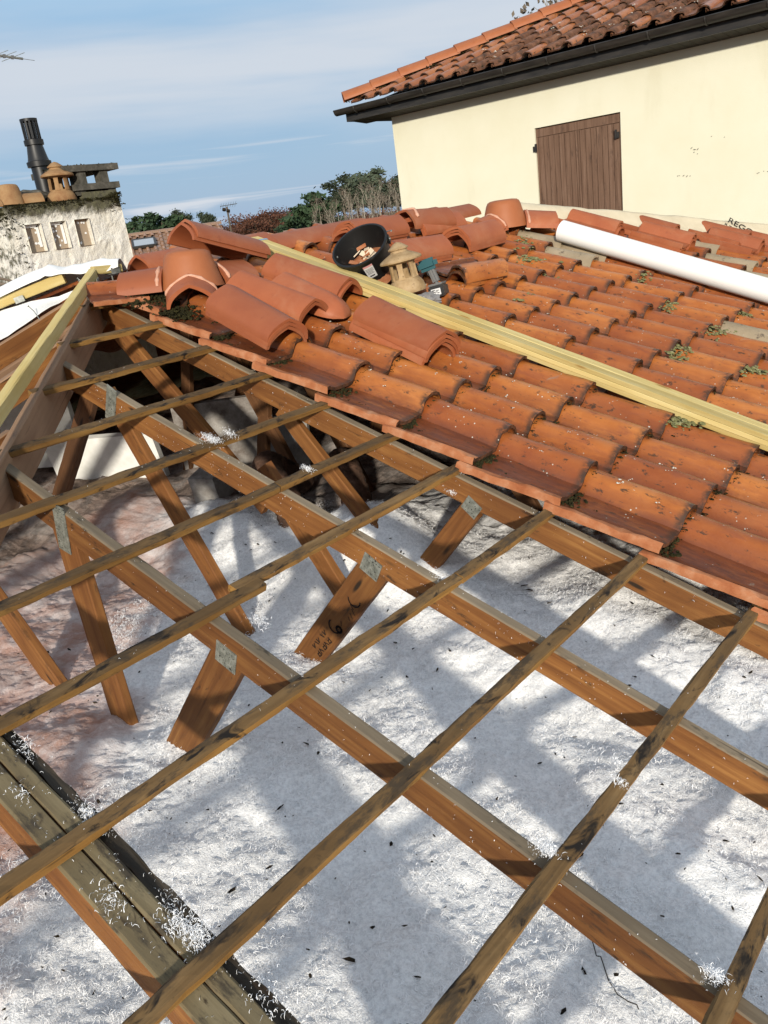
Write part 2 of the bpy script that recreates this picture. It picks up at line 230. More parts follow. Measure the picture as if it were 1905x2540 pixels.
M_wool = t.out(c, t.math('ADD', a3, t.noise(vw, 260, 3, 0.7)), 0.6, 0.006)
wb = M_wool.node_tree.nodes['Principled BSDF']; wb.inputs['Subsurface Weight'].default_value = 0.0; wb.inputs['Subsurface Radius'].default_value = (1, 1, 1); wb.inputs['Subsurface Scale'].default_value = 0.02
t = MT('wool_fibre', 0.9, 0.2); M_fibre = t.out((0.9, 0.9, 0.9))
t = MT('debris_dark', 0.9, 0.1); n = t.noise(t.vec(rnd=False), 40, 3); M_debris = t.out(t.ramp(n, (0.4, (0.012, 0.010, 0.008)), (0.65, (0.07, 0.05, 0.03))))
t = MT('ground', 0.95, 0.1); n = t.noise(t.vec((1, 1, 1), rnd=False), 0.15, 6, 0.65); M_ground = t.out(t.ramp(n, (0.3, (0.05, 0.055, 0.022)), (0.6, (0.085, 0.075, 0.035)), (0.8, (0.13, 0.10, 0.06))), n, 0.3, 0.1)
def leafm(name, a, b):
    t = MT(name, 0.8, 0.2); n = t.noise(t.vec(), 0.9, 4); m = t.out(t.ramp(n, (0.3, a), (0.7, b))); return m
M_pine2 = leafm('hazy_pine_needles', (0.05, 0.07, 0.045), (0.11, 0.135, 0.085)); M_pine = leafm('pine_needles', (0.022, 0.044, 0.022), (0.06, 0.10, 0.045)); M_russet = leafm('russet_leaves', (0.085, 0.035, 0.022), (0.17, 0.075, 0.045)); M_twig = leafm('grey_twigs', (0.11, 0.085, 0.06), (0.2, 0.165, 0.125))  # distance haze is mixed into the colour of the paler pine needles
M_bark = leafm('bark', (0.07, 0.05, 0.035), (0.15, 0.12, 0.09)); M_birch = leafm('pale_bark', (0.30, 0.25, 0.19), (0.48, 0.42, 0.34))
M_farwall = leafm('far_wall', (0.60, 0.52, 0.4), (0.7, 0.62, 0.5))
t = MT('window_glass', 0.08, 0.6); M_glass = t.out((0.42, 0.46, 0.5))

# ------------------------------------------------------------------ helpers
MW = {}
def place(o, mw, parent=None):
    if mw is None: mw = Matrix.Identity(4)
    MW[o.name] = mw
    if parent is not None:
        o.parent = parent; o.matrix_basis = MW[parent.name].inverted() @ mw
    else: o.matrix_basis = mw
def tag(o, label=None, cat=None, group=None, kind=None):
    if label: o['label'] = label
    if cat: o['category'] = cat
    if group: o['group'] = group
    if kind: o['kind'] = kind
    return o
def thing(name, mw, label, cat, group=None):
    o = bpy.data.objects.new(name, None); o.empty_display_size = 0.05; COL.objects.link(o)
    if isinstance(mw, Vector): mw = Matrix.Translation(mw)
    place(o, mw); return tag(o, label, cat, group)
def mk(name, verts, faces, mats, mw=None, parent=None, smooth=False, fm=None):
    me = bpy.data.meshes.new(name); me.from_pydata([tuple(v) for v in verts], [], faces)
    for m in (mats if isinstance(mats, (list, tuple)) else [mats]): me.materials.append(m)
    if fm is not None: me.polygons.foreach_set('material_index', fm)
    if smooth: me.polygons.foreach_set('use_smooth', [True] * len(me.polygons))
    me.update(); o = bpy.data.objects.new(name, me); COL.objects.link(o); place(o, mw, parent); return o
def inst(name, me, mw, parent=None):
    o = bpy.data.objects.new(name, me); COL.objects.link(o); place(o, mw, parent); return o
def frame(origin, x, z):
    x = Vector(x).normalized(); z = Vector(z); y = z.cross(x).normalized(); z = x.cross(y)
    m = Matrix((x, y, z)).transposed().to_4x4(); m.translation = origin; return m
def framez(origin, z, xh):
    z = Vector(z).normalized(); x = (Vector(xh) - z * Vector(xh).dot(z)).normalized(); m = Matrix((x, z.cross(x), z)).transposed().to_4x4(); m.translation = origin; return m
class MB:
    def __init__(s): s.v = []; s.f = []; s.m = []
    def add(s, vs, fs, mi=0):
        k = len(s.v); s.v += [tuple(v) for v in vs]; s.f += [tuple(i + k for i in f) for f in fs]; s.m += [mi] * len(fs)
    def box(s, c, d, mi=0, rot=None):
        hx, hy, hz = d[0] / 2, d[1] / 2, d[2] / 2
        vs = [Vector((x, y, z)) for x in (-hx, hx) for y in (-hy, hy) for z in (-hz, hz)]
        if rot is not None: vs = [rot @ v for v in vs]
        c = Vector(c); s.add([v + c for v in vs], [(0, 1, 3, 2), (4, 6, 7, 5), (0, 4, 5, 1), (2, 3, 7, 6), (0, 2, 6, 4), (1, 5, 7, 3)], mi)
    def tube(s, pts, rad, n=8, mi=0, caps=True):
        pts = [Vector(p) for p in pts]; rad = rad if isinstance(rad, (list, tuple)) else [rad] * len(pts); rings = []
        for i, p in enumerate(pts):
            d = (pts[min(i + 1, len(pts) - 1)] - pts[max(i - 1, 0)]).normalized(); a = d.orthogonal().normalized()
            if rings: a = (pa - d * pa.dot(d)).normalized()
            pa = a; b = d.cross(a); rings.append([p + (a * math.cos(2 * math.pi * k / n) + b * math.sin(2 * math.pi * k / n)) * rad[i] for k in range(n)])
        fs = [(i * n + k, i * n + (k + 1) % n, (i + 1) * n + (k + 1) % n, (i + 1) * n + k) for i in range(len(pts) - 1) for k in range(n)]
        if caps: fs += [tuple(range(n))[::-1], tuple((len(pts) - 1) * n + k for k in range(n))]
        s.add([v for r in rings for v in r], fs, mi)
    def lathe(s, prof, n=32, mi=0, c=(0, 0, 0)):
        c = Vector(c); k = len(prof)
        vs = [c + Vector((r * math.cos(2 * math.pi * j / n), r * math.sin(2 * math.pi * j / n), z)) for j in range(n) for r, z in prof]
        s.add(vs, [(j * k + i, ((j + 1) % n) * k + i, ((j + 1) % n) * k + i + 1, j * k + i + 1) for j in range(n) for i in range(k - 1)], mi)
    def mk(s, name, mats, mw=None, parent=None, smooth=False): return mk(name, s.v, s.f, mats, mw, parent, smooth, s.m)
def autosmooth(o, ang=35):
    me = o.data
    me.polygons.foreach_set('use_smooth', [True] * len(me.polygons))
    try: me.set_sharp_from_angle(angle=R_(ang))
    except Exception: pass
    return o
def beam(name, p0, p1, w, d, up, mats, parent=None, jit=0.0012, seg=0.06, ch=0.004, top=None, align=0.0):
    """p0,p1: ends of the axis; w across, d along 'up'; local X is the grain"""
    p0, p1 = Vector(p0), Vector(p1); L = (p1 - p0).length; mw = frame(p0, p1 - p0, up)
    n = max(2, int(L / seg)); hw, hd = w / 2, d / 2
    sec = [(-hw + ch, -hd), (hw - ch, -hd), (hw, -hd + ch), (hw, hd - ch), (hw - ch, hd), (-hw + ch, hd), (-hw, hd - ch), (-hw, -hd + ch)]
    vs = []; ph = [random.uniform(0, 50) for _ in range(8)]
    for i in range(n + 1):
        x = L * i / n
        wob = [mnoise.noise((x * 4, ph[k], 0)) * jit * 2.2 + mnoise.noise((x * 19, ph[k], 3)) * jit * 1.4 for k in range(8)]
        vs += [(x, y + wob[k], z + wob[(k + 3) % 8] + align) for k, (y, z) in enumerate(sec)]
    fs = []; fm = []
    for i in range(n):
        for k in range(8):
            k2 = (k + 1) % 8; fs.append((i * 8 + k, i * 8 + k2, (i + 1) * 8 + k2, (i + 1) * 8 + k)); fm.append(1 if (top and k in (3, 4, 5)) else 0)
    fs += [tuple(range(8))[::-1], tuple(n * 8 + k for k in range(8))]; fm += [0, 0]
    return mk(name, vs, fs, [mats, top] if top else mats, mw, parent, False, fm)
def vn(x, y, sc, seed):
    x = np.asarray(x) * sc + seed * 17.3; y = np.asarray(y) * sc - seed * 9.1; xi = np.floor(x).astype(np.int64); yi = np.floor(y).astype(np.int64); fx = x - xi; fy = y - yi
    def h(a, b): 
        k = (a * 374761393 + b * 668265263 + seed * 974711) & 0xFFFFFFFF; k = ((k ^ (k >> 13)) * 1274126177) & 0xFFFFFFFF; return ((k ^ (k >> 16)) & 0xFFFF) / 65535.0
    fx = fx * fx * (3 - 2 * fx); fy = fy * fy * (3 - 2 * fy)
    return (h(xi, yi) * (1 - fx) + h(xi + 1, yi) * fx) * (1 - fy) + (h(xi, yi + 1) * (1 - fx) + h(xi + 1, yi + 1) * fx) * fy - 0.5

# ------------------------------------------------------------------ setting: ground, attic floor, walls of the low house
mk('ground', [(-1500, -1500, -4.2), (1500, -1500, -4.2), (1500, 1500, -4.2), (-1500, 1500, -4.2)], [(0, 1, 2, 3)], M_ground)['kind'] = 'structure'
b = MB(); b.box((0.1, 0.4, -1.62), (9.6, 9.2, 0.2)); b.mk('attic_floor', M_duct)['kind'] = 'structure'
hs = thing('low_house', Vector((0, 0.4, -4.2)), 'walls of the low house below its opened roof', 'house')
for c, d in (((4.9, 0.4, -2.97), (0.2, 9.2, 2.46)), ((-4.7, 0.4, -2.97), (0.2, 9.2, 2.46)), ((0.1, -4.1, -2.97), (9.4, 0.2, 2.46)), ((0.1, 4.9, -2.97), (9.4, 0.2, 2.46))):
    b = MB(); b.box(c, d); b.mk('wall', M_wall, None, hs)

# ------------------------------------------------------------------ insulation
def floor_z(x, y):
    x = np.asarray(x, float); y = np.asarray(y, float)
    st = np.clip((y + 0.55) / 0.6, 0, 1); st = st * st * (3 - 2 * st)
    z = -1.235 + 0.13 * st + 0.19 * np.exp(-(((x - 1.42) / 0.28) ** 2 + ((y - 0.05) / 0.25) ** 2)) - 0.10 * np.clip((x - 2.5) / 1.0, 0, 1) ** 1.5
    z = z + 0.05 * vn(x, y, 2.1, 1) + 0.052 * vn(x, y, 5, 2) + 0.024 * vn(x, y, 11, 3) + 0.009 * vn(x, y, 27, 4) + 0.005 * vn(x, y, 55, 5)
    return z
def axis(lo, a, b_, hi, f, c): return np.concatenate([np.arange(lo, a, c), np.arange(a, b_, f), np.arange(b_, hi, c)])
xs = axis(-3.0, 0.0, 3.6, 4.75, 0.0115, 0.05); ys = axis(-3.6, -2.15, 0.45, 3.2, 0.0115, 0.05)
X, Y = np.meshgrid(xs, ys, indexing='ij'); Z = floor_z(X, Y) + rng.normal(0, 0.0026, X.shape)
nx, ny = X.shape; vv = np.stack([X, Y, Z], -1).reshape(-1, 3); idx = np.arange(nx * ny).reshape(nx, ny)
ff = np.stack([idx[:-1, :-1], idx[1:, :-1], idx[1:, 1:], idx[:-1, 1:]], -1).reshape(-1, 4)
def npmesh(name, v, f, mat, smooth=False):
    me = bpy.data.meshes.new(name); me.vertices.add(len(v)); me.vertices.foreach_set('co', v.astype(np.float32).ravel())
    k = f.shape[1]; me.loops.add(f.size); me.loops.foreach_set('vertex_index', f.astype(np.int32).ravel())
    me.polygons.add(len(f)); me.polygons.foreach_set('loop_start', np.arange(0, f.size, k, dtype=np.int32)); me.polygons.foreach_set('loop_total', np.full(len(f), k, np.int32))
    if smooth: me.polygons.foreach_set('use_smooth', np.ones(len(f), bool))
    me.materials.append(mat); me.update(calc_edges=True); me.validate(); o = bpy.data.objects.new(name, me); COL.objects.link(o); place(o, None); return o
tag(npmesh('insulation', vv, ff, M_wool, True), 'loose white blown wool insulation on the attic floor, rust stained along one side', 'insulation', kind='stuff')
def curls(px, py, pz, lmin, lmax, w, lift, seed, nseg=3):
    r = np.random.default_rng(seed); n = len(px); L = r.uniform(lmin, lmax, n); a = r.uniform(0, 2 * np.pi, n); cu = r.normal(0, 1.1, n); el = r.uniform(0.0, lift, n); ww = w * r.uniform(0.6, 1.5, n)
    P = np.zeros((n, nseg + 1, 2, 3)); cx, cy, cz = px.copy(), py.copy(), pz.copy(); ang = a.copy(); e = el.copy()
    for i in range(nseg + 1):
        sx_, sy_ = -np.sin(ang), np.cos(ang); tp = ww * (1 - 0.75 * i / nseg)
        for k, sg in ((0, -1), (1, 1)):
            P[:, i, k, 0] = cx + sg * sx_ * tp / 2; P[:, i, k, 1] = cy + sg * sy_ * tp / 2; P[:, i, k, 2] = cz + sg * tp * 0.2
        st = L / nseg; cx = cx + np.cos(ang) * np.cos(e) * st; cy = cy + np.sin(ang) * np.cos(e) * st; cz = cz + np.sin(e) * st; ang = ang + cu * 0.7; e = e - lift * 0.75 * r.uniform(0.5, 1.3, n)
    V = P.reshape(-1, 3); base = (np.arange(n) * (nseg + 1) * 2)[:, None]
    F = np.concatenate([base + np.array([2 * i, 2 * i + 2, 2 * i + 3, 2 * i + 1])[None] for i in range(nseg)], 0)
    return V, F
N = 200000; fx = rng.uniform(0.3, 3.6, N); fy = rng.uniform(-2.1, 0.4, N)
cl_x = np.repeat(rng.uniform(0.4, 3.6, 3400), 26); cl_y = np.repeat(rng.uniform(-2.05, 0.35, 3400), 26); cl_s = np.repeat(rng.uniform(0.004, 0.016, 3400), 26)
fx[:len(cl_x)] = cl_x + rng.normal(0, 1, len(cl_x)) * cl_s; fy[:len(cl_x)] = cl_y + rng.normal(0, 1, len(cl_x)) * cl_s; lift_ = np.zeros(N); lift_[:len(cl_x)] = np.abs(rng.normal(0, 1, len(cl_x))) * cl_s * 0.55
keep = (-fx - 0.95 * fy + 1.1 * (0.5 + vn(fx, fy, 2.2, 11))) < 0.55
fx, fy = fx[keep], fy[keep]; V, F = curls(fx, fy, floor_z(fx, fy) - 0.001 + lift_[keep], 0.006, 0.025, 0.0013, 1.05, 3, 3)
tag(npmesh('wool_tufts', V, F, M_fibre), 'fine white curls of wool standing up from the insulation', 'insulation', kind='stuff')
# dark crumbs lying on the wool
dv, df = [], []
for k in range(620):
    x, y = random.uniform(0.5, 3.5), random.uniform(-2.05, 0.2); z = float(floor_z(x, y)) + 0.006; s = random.choice((0.0016, 0.002, 0.003, 0.0045)) * random.uniform(0.6, 1.5)
    a = random.uniform(0, 6.3); e = random.uniform(1, 3.2); i = len(dv)
    for q in range(5):
        t_ = a + q * 1.257; r = s * random.uniform(0.7, 1.2); px_, py_ = r * e * math.cos(t_), r * math.sin(t_); dv.append((x + px_ * math.cos(a) - py_ * math.sin(a), y + px_ * math.sin(a) + py_ * math.cos(a), z + random.uniform(0, s)))
    dv.append((x, y, z + s * 0.8)); df += [(i + q, i + (q + 1) % 5, i + 5) for q in range(5)]
tag(mk('debris_crumbs', dv, df, M_debris), 'dark crumbs and splinters scattered over the white insulation', 'debris', kind='stuff')
tw = MB(); tw.tube([Vector((3.02 + .16 * s_ + .015 * math.sin(s_ * 9), -1.14 - .1 * s_ + .012 * math.cos(s_ * 13), float(floor_z(3.02 + .16 * s_, -1.14 - .1 * s_)) + .008)) for s_ in np.linspace(0, 1, 12)], 0.0012, 5)
tag(tw.mk('root_strand', M_debris), 'thin dark root strand lying on the insulation', 'root')

# ------------------------------------------------------------------ trusses
def chord(parent, y, u0, u1, w=0.036, d=0.098, mat=M_chord, topm=M_chordtop, h=-0.02):
    return beam('top_chord', UV(u0, y, h - d / 2), UV(u1, y, h - d / 2), w, d, DH, mat, parent, top=topm, jit=0.0008)
def web(parent, y, a, c, w, mat=M_chord, th=0.034):
    a = Vector((a[0], y, a[1])); c = Vector((c[0], y, c[1])); d = (c - a).normalized()
    return beam('web', a, c, th, w, d.cross(Vector((0, 1, 0))), mat, parent, jit=0.001)
def plate(parent, y, u, h, rot, wx, wy):
    c = UV(u, y, h); m = Matrix.Translation(c) @ Matrix.Rotation(rot, 4, 'Y')
    b = MB(); b.box((0, 0, 0), (wx, 0.003, wy))
    for i in range(int(wx / 0.011)):                       # punched teeth stand proud in rows
        for j in range(int(wy / 0.016)):
            b.box((-wx / 2 + 0.007 + i * 0.011, -0.0022, -wy / 2 + 0.009 + j * 0.016), (0.003, 0.003, 0.007))
    return b.mk('nail_plate', M_plate, m, parent)
tA = thing('roof_truss', UV(4.3, -0.022, -0.12), 'brown timber truss running under the cut edge of the old tiles', 'truss', 'roof trusses')
chord(tA, -0.022, -0.2, 4.75)
web(tA, -0.022, (2.03, -0.82), (1.62, -1.28), 0.085); plate(tA, -0.043, 2.19, -0.112, R_(40), 0.07, 0.062)
web(tA, -0.022, (1.08, -0.49), (1.62, -1.09), 0.075); web(tA, -0.022, (-0.04, -0.14), (0.86, -0.97), 0.1, M_chord)
tB = thing('roof_truss', UV(4.3, -0.6, -0.12), 'timber truss whose wide web bears black marker writing', 'truss', 'roof trusses')
chord(tB, -0.6, 0.47, 4.75)
wB = web(tB, -0.6, (2.06, -0.80), (1.60, -1.30), 0.112); plate(tB, -0.620, 2.197, -0.098, R_(30), 0.075, 0.07)
web(tB, -0.6, (0.73, -0.29), (1.33, -1.28), 0.085); plate(tB, -0.620, 0.83, -0.07, R_(-62), 0.155, 0.062)
web(tB, -0.6, (0.60, -0.30), (-0.05, -0.95), 0.085, M_webdark)
tC = thing('roof_truss', UV(4.3, -1.2, -0.12), 'timber truss with bare wide web and two steel nail plates, beside the double truss', 'truss', 'roof trusses')
chord(tC, -1.2, 1.1, 4.75)
web(tC, -1.2, (2.06, -0.80), (1.62, -1.32), 0.115); plate(tC, -1.220, 2.206, -0.099, R_(22), 0.078, 0.07)
web(tC, -1.2, (1.33, -0.50), (1.365, -1.32), 0.118); plate(tC, -1.2205, 1.445, -0.085, R_(-78), 0.16, 0.065)
web(tC, -1.2, (0.35, -0.72), (1.0, -1.32), 0.12)
tD = thing('roof_truss', UV(4.3, -1.82, -0.12), 'doubled grey weathered truss with black rotten strip along its flank', 'truss', 'roof trusses')
beam('top_chord', UV(1.72, -1.850, -0.069), UV(4.75, -1.850, -0.069), 0.050, 0.098, DH, M_chord, tD, top=M_dwood)
beam('top_chord', UV(1.72, -1.8045, -0.069), UV(4.75, -1.8045, -0.069), 0.036, 0.098, DH, M_chord, tD, top=M_dwood)
beam('rotten_strip', UV(2.06, -1.769, -0.082), UV(4.75, -1.769, -0.082), 0.030, 0.098, DH, M_blackwood, tD, jit=0.005, seg=.02)
tE = thing('roof_truss', UV(4.3, 0.575, -0.12), 'dark timber truss hidden under the old tiles behind the cut edge', 'truss', 'roof trusses')
chord(tE, 0.575, -0.2, 4.75, mat=M_webdark, topm=M_webdark); web(tE, 0.575, (1.7, -0.7), (2.0, -1.2), 0.08, M_webdark); web(tE, 0.575, (0.4, -0.25), (0.1, -1.2), 0.08, M_webdark); web(tE, 0.575, (0.5, -0.25), (1.0, -1.2), 0.08, M_webdark)
web(tE, 0.575, (-0.25, -0.1), (-0.6, -1.2), 0.08, M_webdark); web(tE, 0.575, (-0.1, -0.1), (0.5, -1.2), 0.08, M_webdark)
tF = thing('roof_truss', UV(4.3, 1.175, -0.12), 'farthest dark timber truss deep inside the attic', 'truss', 'roof trusses')
chord(tF, 1.175, -0.2, 4.75, mat=M_webdark, topm=M_webdark); web(tF, 1.175, (0.8, -0.35), (0.4, -1.2), 0.08, M_webdark); web(tF, 1.175, (-0.3, -0.1), (-0.9, -1.2), 0.08, M_webdark); web(tF, 1.175, (0.9, -0.4), (1.5, -1.2), 0.08, M_webdark)
br = thing('brace', Vector((1.5, -0.3, -1.2)), 'short brown brace dropping into the wool behind the marked truss', 'brace')
a, c = Vector((1.30, -0.36, -0.62)), Vector((1.66, -0.30, -1.27)); beam('plank', a, c, 0.036, 0.085, (c - a).cross(Vector((0, 1, 0))), M_chord, br)
# marker strokes written along the wide web
mwB = MW[wB.name]; LB = 0.68
def stroke(pts, wd=0.004):
    b = MB(); pr = [Vector((x, -0.0185 - 0.0006, z)) for x, z in pts]
    for p, q in zip(pr[:-1], pr[1:]):
        d = (q - p).normalized(); s = Vector((-d.z, 0, d.x)) * wd / 2; e = d * wd * 0.3
        b.add([p - s - e, q - s + e, q + s + e, p + s - e], [(0, 1, 2, 3)])
    return b
def arc(cx, cz, r, a0, a1, k=9, sx=1): return [(cx + sx * r * math.cos(R_(a0 + (a1 - a0) * i / k)), cz + r * math.sin(R_(a0 + (a1 - a0) * i / k))) for i in range(k + 1)]
ink = MB()
def ws(pts, wd=0.004): s_ = stroke(pts, wd); ink.add(s_.v, s_.f)
ws(arc(0.175, 0.012, 0.026, -60, 120), 0.005); ws([(0.185, 0.030), (0.205, 0.012), (0.21, 0.03)], 0.003); ws([(0.215, 0.025), (0.225, 0.045)], 0.003); ws([(0.235, 0.028), (0.245, 0.046)], 0.003); ws([(0.255, 0.03), (0.262, 0.045)], 0.003)
ws(arc(0.345, 0.012, 0.026, -100, 80), 0.006); ws(arc(0.338, 0.032, 0.012, 0, 340), 0.009); ws([(0.30, 0.02), (0.315, 0.03)], 0.003)
for i, x0 in enumerate((0.415, 0.437, 0.46, 0.485, 0.51)):
    ws([(x0, 0.036), (x0 + 0.012, 0.018), (x0 + 0.018, 0.036)] if i % 2 else [(x0, 0.018), (x0, 0.038), (x0 + 0.014, 0.036), (x0 + 0.012, 0.024), (x0, 0.026)], 0.0042)
for i, x0 in enumerate((0.405, 0.43, 0.46, 0.48, 0.50)):
    ws([(x0, 0.006), (x0 + 0.01, -0.012)] if i % 2 else [(x0, -0.01), (x0 + 0.012, 0.004), (x0 + 0.014, -0.012)], 0.004)
place(tag(ink.mk('handwriting', M_ink), kind='stuff'), mwB, wB); bpy.data.objects['handwriting'].parent = wB; bpy.data.objects['handwriting'].matrix_basis = Matrix.Identity(4)

# ------------------------------------------------------------------ hip and jack rafters on the stripped hip side
def hipz(t): return ZR - TA * t
a, c = Vector((XR + 0.03, 0.01, hipz(0.03) - 0.09)), Vector((XR + 2.6, 0.04 - 2.6, hipz(2.6) - 0.09)); dd = (c - a).normalized()
hr = thing('hip_rafter', c, 'deep grey brown plank under the hip, carrying the batten ends', 'rafter')
beam('plank', a, c, 0.04, 0.17, Vector((0, 0, 1)), M_hipwood, hr)
for k, (x, d, lab) in enumerate(((-0.25, 0.2, 'deep brown rafter along the edge of the white sheet'), (0.27, 0.12, 'brown rafter butting the hip plank, second from the white sheet'), (0.85, 0.12, 'brown rafter low on the hip side below the yellow strip'))):
    y0 = (HIPC - x) - 0.03; z0 = ZR - TA * (0.04 - y0)
    p = Vector((x, y0, z0 - d / 2 - 0.01)); q = p + Vector((0, -2.4, -2.4 * TA))
    t_ = thing('jack_rafter', q, lab, 'rafter', 'rafters of the hip side'); beam('plank', p, q, 0.038, d, Vector((0, 0, 1)), M_chord, t_, top=M_hipwood)
p = Vector((-0.21, -0.12, -0.09)); q = p + Vector((0, -2.4, -2.4 * TA))
t_ = thing('jack_rafter', q, 'thin brown lath fixed low against the deep rafter', 'rafter', 'rafters of the hip side'); beam('plank', p, q, 0.03, 0.03, Vector((0, 0, 1)), M_hipwood, t_)
# battens
for k in range(0, 13):
    u = k * G; vend = HIPC - u * ca - 0.03; ordn = ('topmost', 'second', 'third', 'fourth', 'fifth', 'sixth', 'seventh', 'eighth', 'ninth', 'tenth', 'eleventh', 'twelfth', 'thirteenth')[k]
    segs = [(max(vend, -4.0), 0.16)]
    if k == 6: segs = [(vend, -1.02), (-1.10, 0.16)]
    if k == 7: segs = [(vend, -0.57), (-0.565, 0.16)]
    if k == 5: segs = [(vend, -0.625), (-0.62, 0.16)]
    for j, (v0, v1) in enumerate(segs):
        du = 0.034 if (k == 6 and j == 1) else 0.0
        dj = random.uniform(-0.012, 0.012); lab = 'weathered tile batten, %s down from the ridge' % ordn
        if len(segs) > 1: lab += (', piece reaching the hip', ', piece reaching under the tiles')[j]
        bt = beam('tile_batten', UV(u - du + dj * 0.5, v0, -0.0065), UV(u - du - dj * 0.5, v1, -0.0065), 0.036, 0.026, DH, M_batten, None, jit=0.0019, seg=0.03, ch=0.004, top=M_battentop)
        tag(bt, lab, 'batten', 'battens across the stripped slope')

# ------------------------------------------------------------------ yellow hip strips, brackets, nails, white membrane
y1 = beam('hip_strip', (-0.20, 0.02, 0.135), (1.9, -2.08, 0.135 - 0.30 * 2.1), 0.038, 0.054, Vector((0, 0, 1)), M_yellow, None); tag(y1, 'new yellow strip raised on brackets above the near hip', 'strip', 'new yellow hip strips')
y2 = beam('hip_strip', (-0.33, -0.07, 0.135), (-1.5, -1.24, -0.235), 0.038, 0.052, Vector((0, 0, 1)), M_yellow, None); tag(y2, 'new yellow strip lying along the white membrane roll', 'strip', 'new yellow hip strips')
y3 = beam('hip_strip', (-0.20, 0.02, 0.150), (-0.19, 0.17, 0.142), 0.045, 0.04, Vector((0, 0, 1)), M_yellow, None); tag(y3, 'short yellow end piece under the white roll by the cone tile', 'strip', 'new yellow hip strips')
def bracket(p, dirv, lab):
    t_ = thing('strip_bracket', Vector(p) - Vector((0, 0, 0.12)), lab, 'bracket', 'steel hip brackets'); m = frame(Vector(p), dirv, (0, 0, 1))
    b = MB(); b.box((0, 0, -0.034), (0.05, 0.07, 0.003)); b.box((0, 0.034, -0.02), (0.05, 0.003, 0.03)); b.box((0, -0.034, -0.02), (0.05, 0.003, 0.03)); b.mk('cradle', M_galv, m, t_)
    b = MB(); b.tube([(0, 0.01, -0.034), (0.0, 0.012, -0.15)], 0.004, 6); b.mk('stem', M_galv, m, t_)
bracket((-0.14, -0.04, 0.118), (1, -1, -0.3), 'steel bracket under the near yellow strip by the ridge')
bracket((-0.50, -0.24, 0.082), (-1, -1, -0.3), 'steel bracket clasping the yellow strip on the white sheet')
bracket((-0.19, 0.12, 0.155), (0, 1, 0), 'steel bracket under the short yellow end piece')
for p, d, lab in (((-0.09, -0.10, 0.045), (-0.02, -0.01, 0.07), 'bent nail sticking up from the hip plank'), ((-0.25, -0.30, -0.03), (-0.05, 0.0, 0.06), 'bent nail standing on the deep rafter'), ((-0.12, -0.05, 0.05), (-0.03, -0.04, 0.075), 'long nail beside the bracket at the ridge')):
    b = MB(); p = Vector(p); d = Vector(d); b.tube([p - d * 0.3, p, p + d * 0.6, p + d + Vector((-0.01, -0.005, 0))], 0.0022, 6); b.tube([p + d + Vector((-0.01, -0.005, 0)), p + d + Vector((-0.012, -0.006, 0.002))], 0.005, 8); tag(b.mk('nail', M_galv), lab, 'nail')
# white sheet on the hip side, between the deep rafter and the far hip
vs, fs = [], []; NU, NV = 40, 30
for i in range(NU + 1):
    for j in range(NV + 1):
        s, w_ = i / NU, j / NV; y = -0.02 - 2.0 * s; xr = -0.262; xl = XR - 0.02 - 2.0 * s; xl = min(xl, xr - 0.02)
        x = xr + (xl - xr) * w_; z = ZR - TA * (0.04 - y) + 0.006 + 0.010 * mnoise.noise((x * 5, y * 5, 1)) + 0.012 * mnoise.noise((x * 2 + y * 9, y * 2, 4)) + 0.055 * (w_ ** 3) * min(1, s * 6)
        vs.append((x, y, z))
fs = [(i * (NV + 1) + j, (i + 1) * (NV + 1) + j, (i + 1) * (NV + 1) + j + 1, i * (NV + 1) + j + 1) for i in range(NU) for j in range(NV)]
o = mk('underlay_sheet', vs, fs, M_memb, None, None, True); tag(o, 'white roof underlay sheet stretched beside the deep rafter', 'sheet'); o.modifiers.new('thick', 'SOLIDIFY').thickness = 0.003
# rolled white membrane over the far hip, sagging
vs = []; n1, n2 = 70, 14
for i in range(n1 + 1):
    s = i / n1; base = Vector((-0.20, 0.19, 0.185)).lerp(Vector((-0.42, -0.10, 0.195)), s / 0.35) if s < 0.35 else Vector((-0.42, -0.10, 0.185)).lerp(Vector((-1.9, -1.58, -0.31)), (s - 0.35) / 0.65)
    dirv = Vector((-1, -1, 0)).normalized(); side = Vector((-1, 1, 0)).normalized()
    for j in range(n2 + 1):
        w_ = (j / n2 - 0.35) * 0.25; arch = -6.0 * (w_ + 0.0) ** 2 * 0.9
        wob = 0.02 * mnoise.noise((s * 9, w_ * 9, 2)) + 0.006 * mnoise.noise((s * 20, w_ * 12, 5)) + 0.018 * math.sin(s * 21) * max(0, w_ + 0.06) * 6
        vs.append(base + side * w_ + Vector((0, 0, arch + wob)))
fs = [(i * (n2 + 1) + j, (i + 1) * (n2 + 1) + j, (i + 1) * (n2 + 1) + j + 1, i * (n2 + 1) + j + 1) for i in range(n1) for j in range(n2)]
o = mk('membrane_roll', vs, fs, M_memb, None, None, True); tag(o, 'crumpled white hip membrane draped in front of the chimney', 'membrane'); o.modifiers.new('thick', 'SOLIDIFY').thickness = 0.003

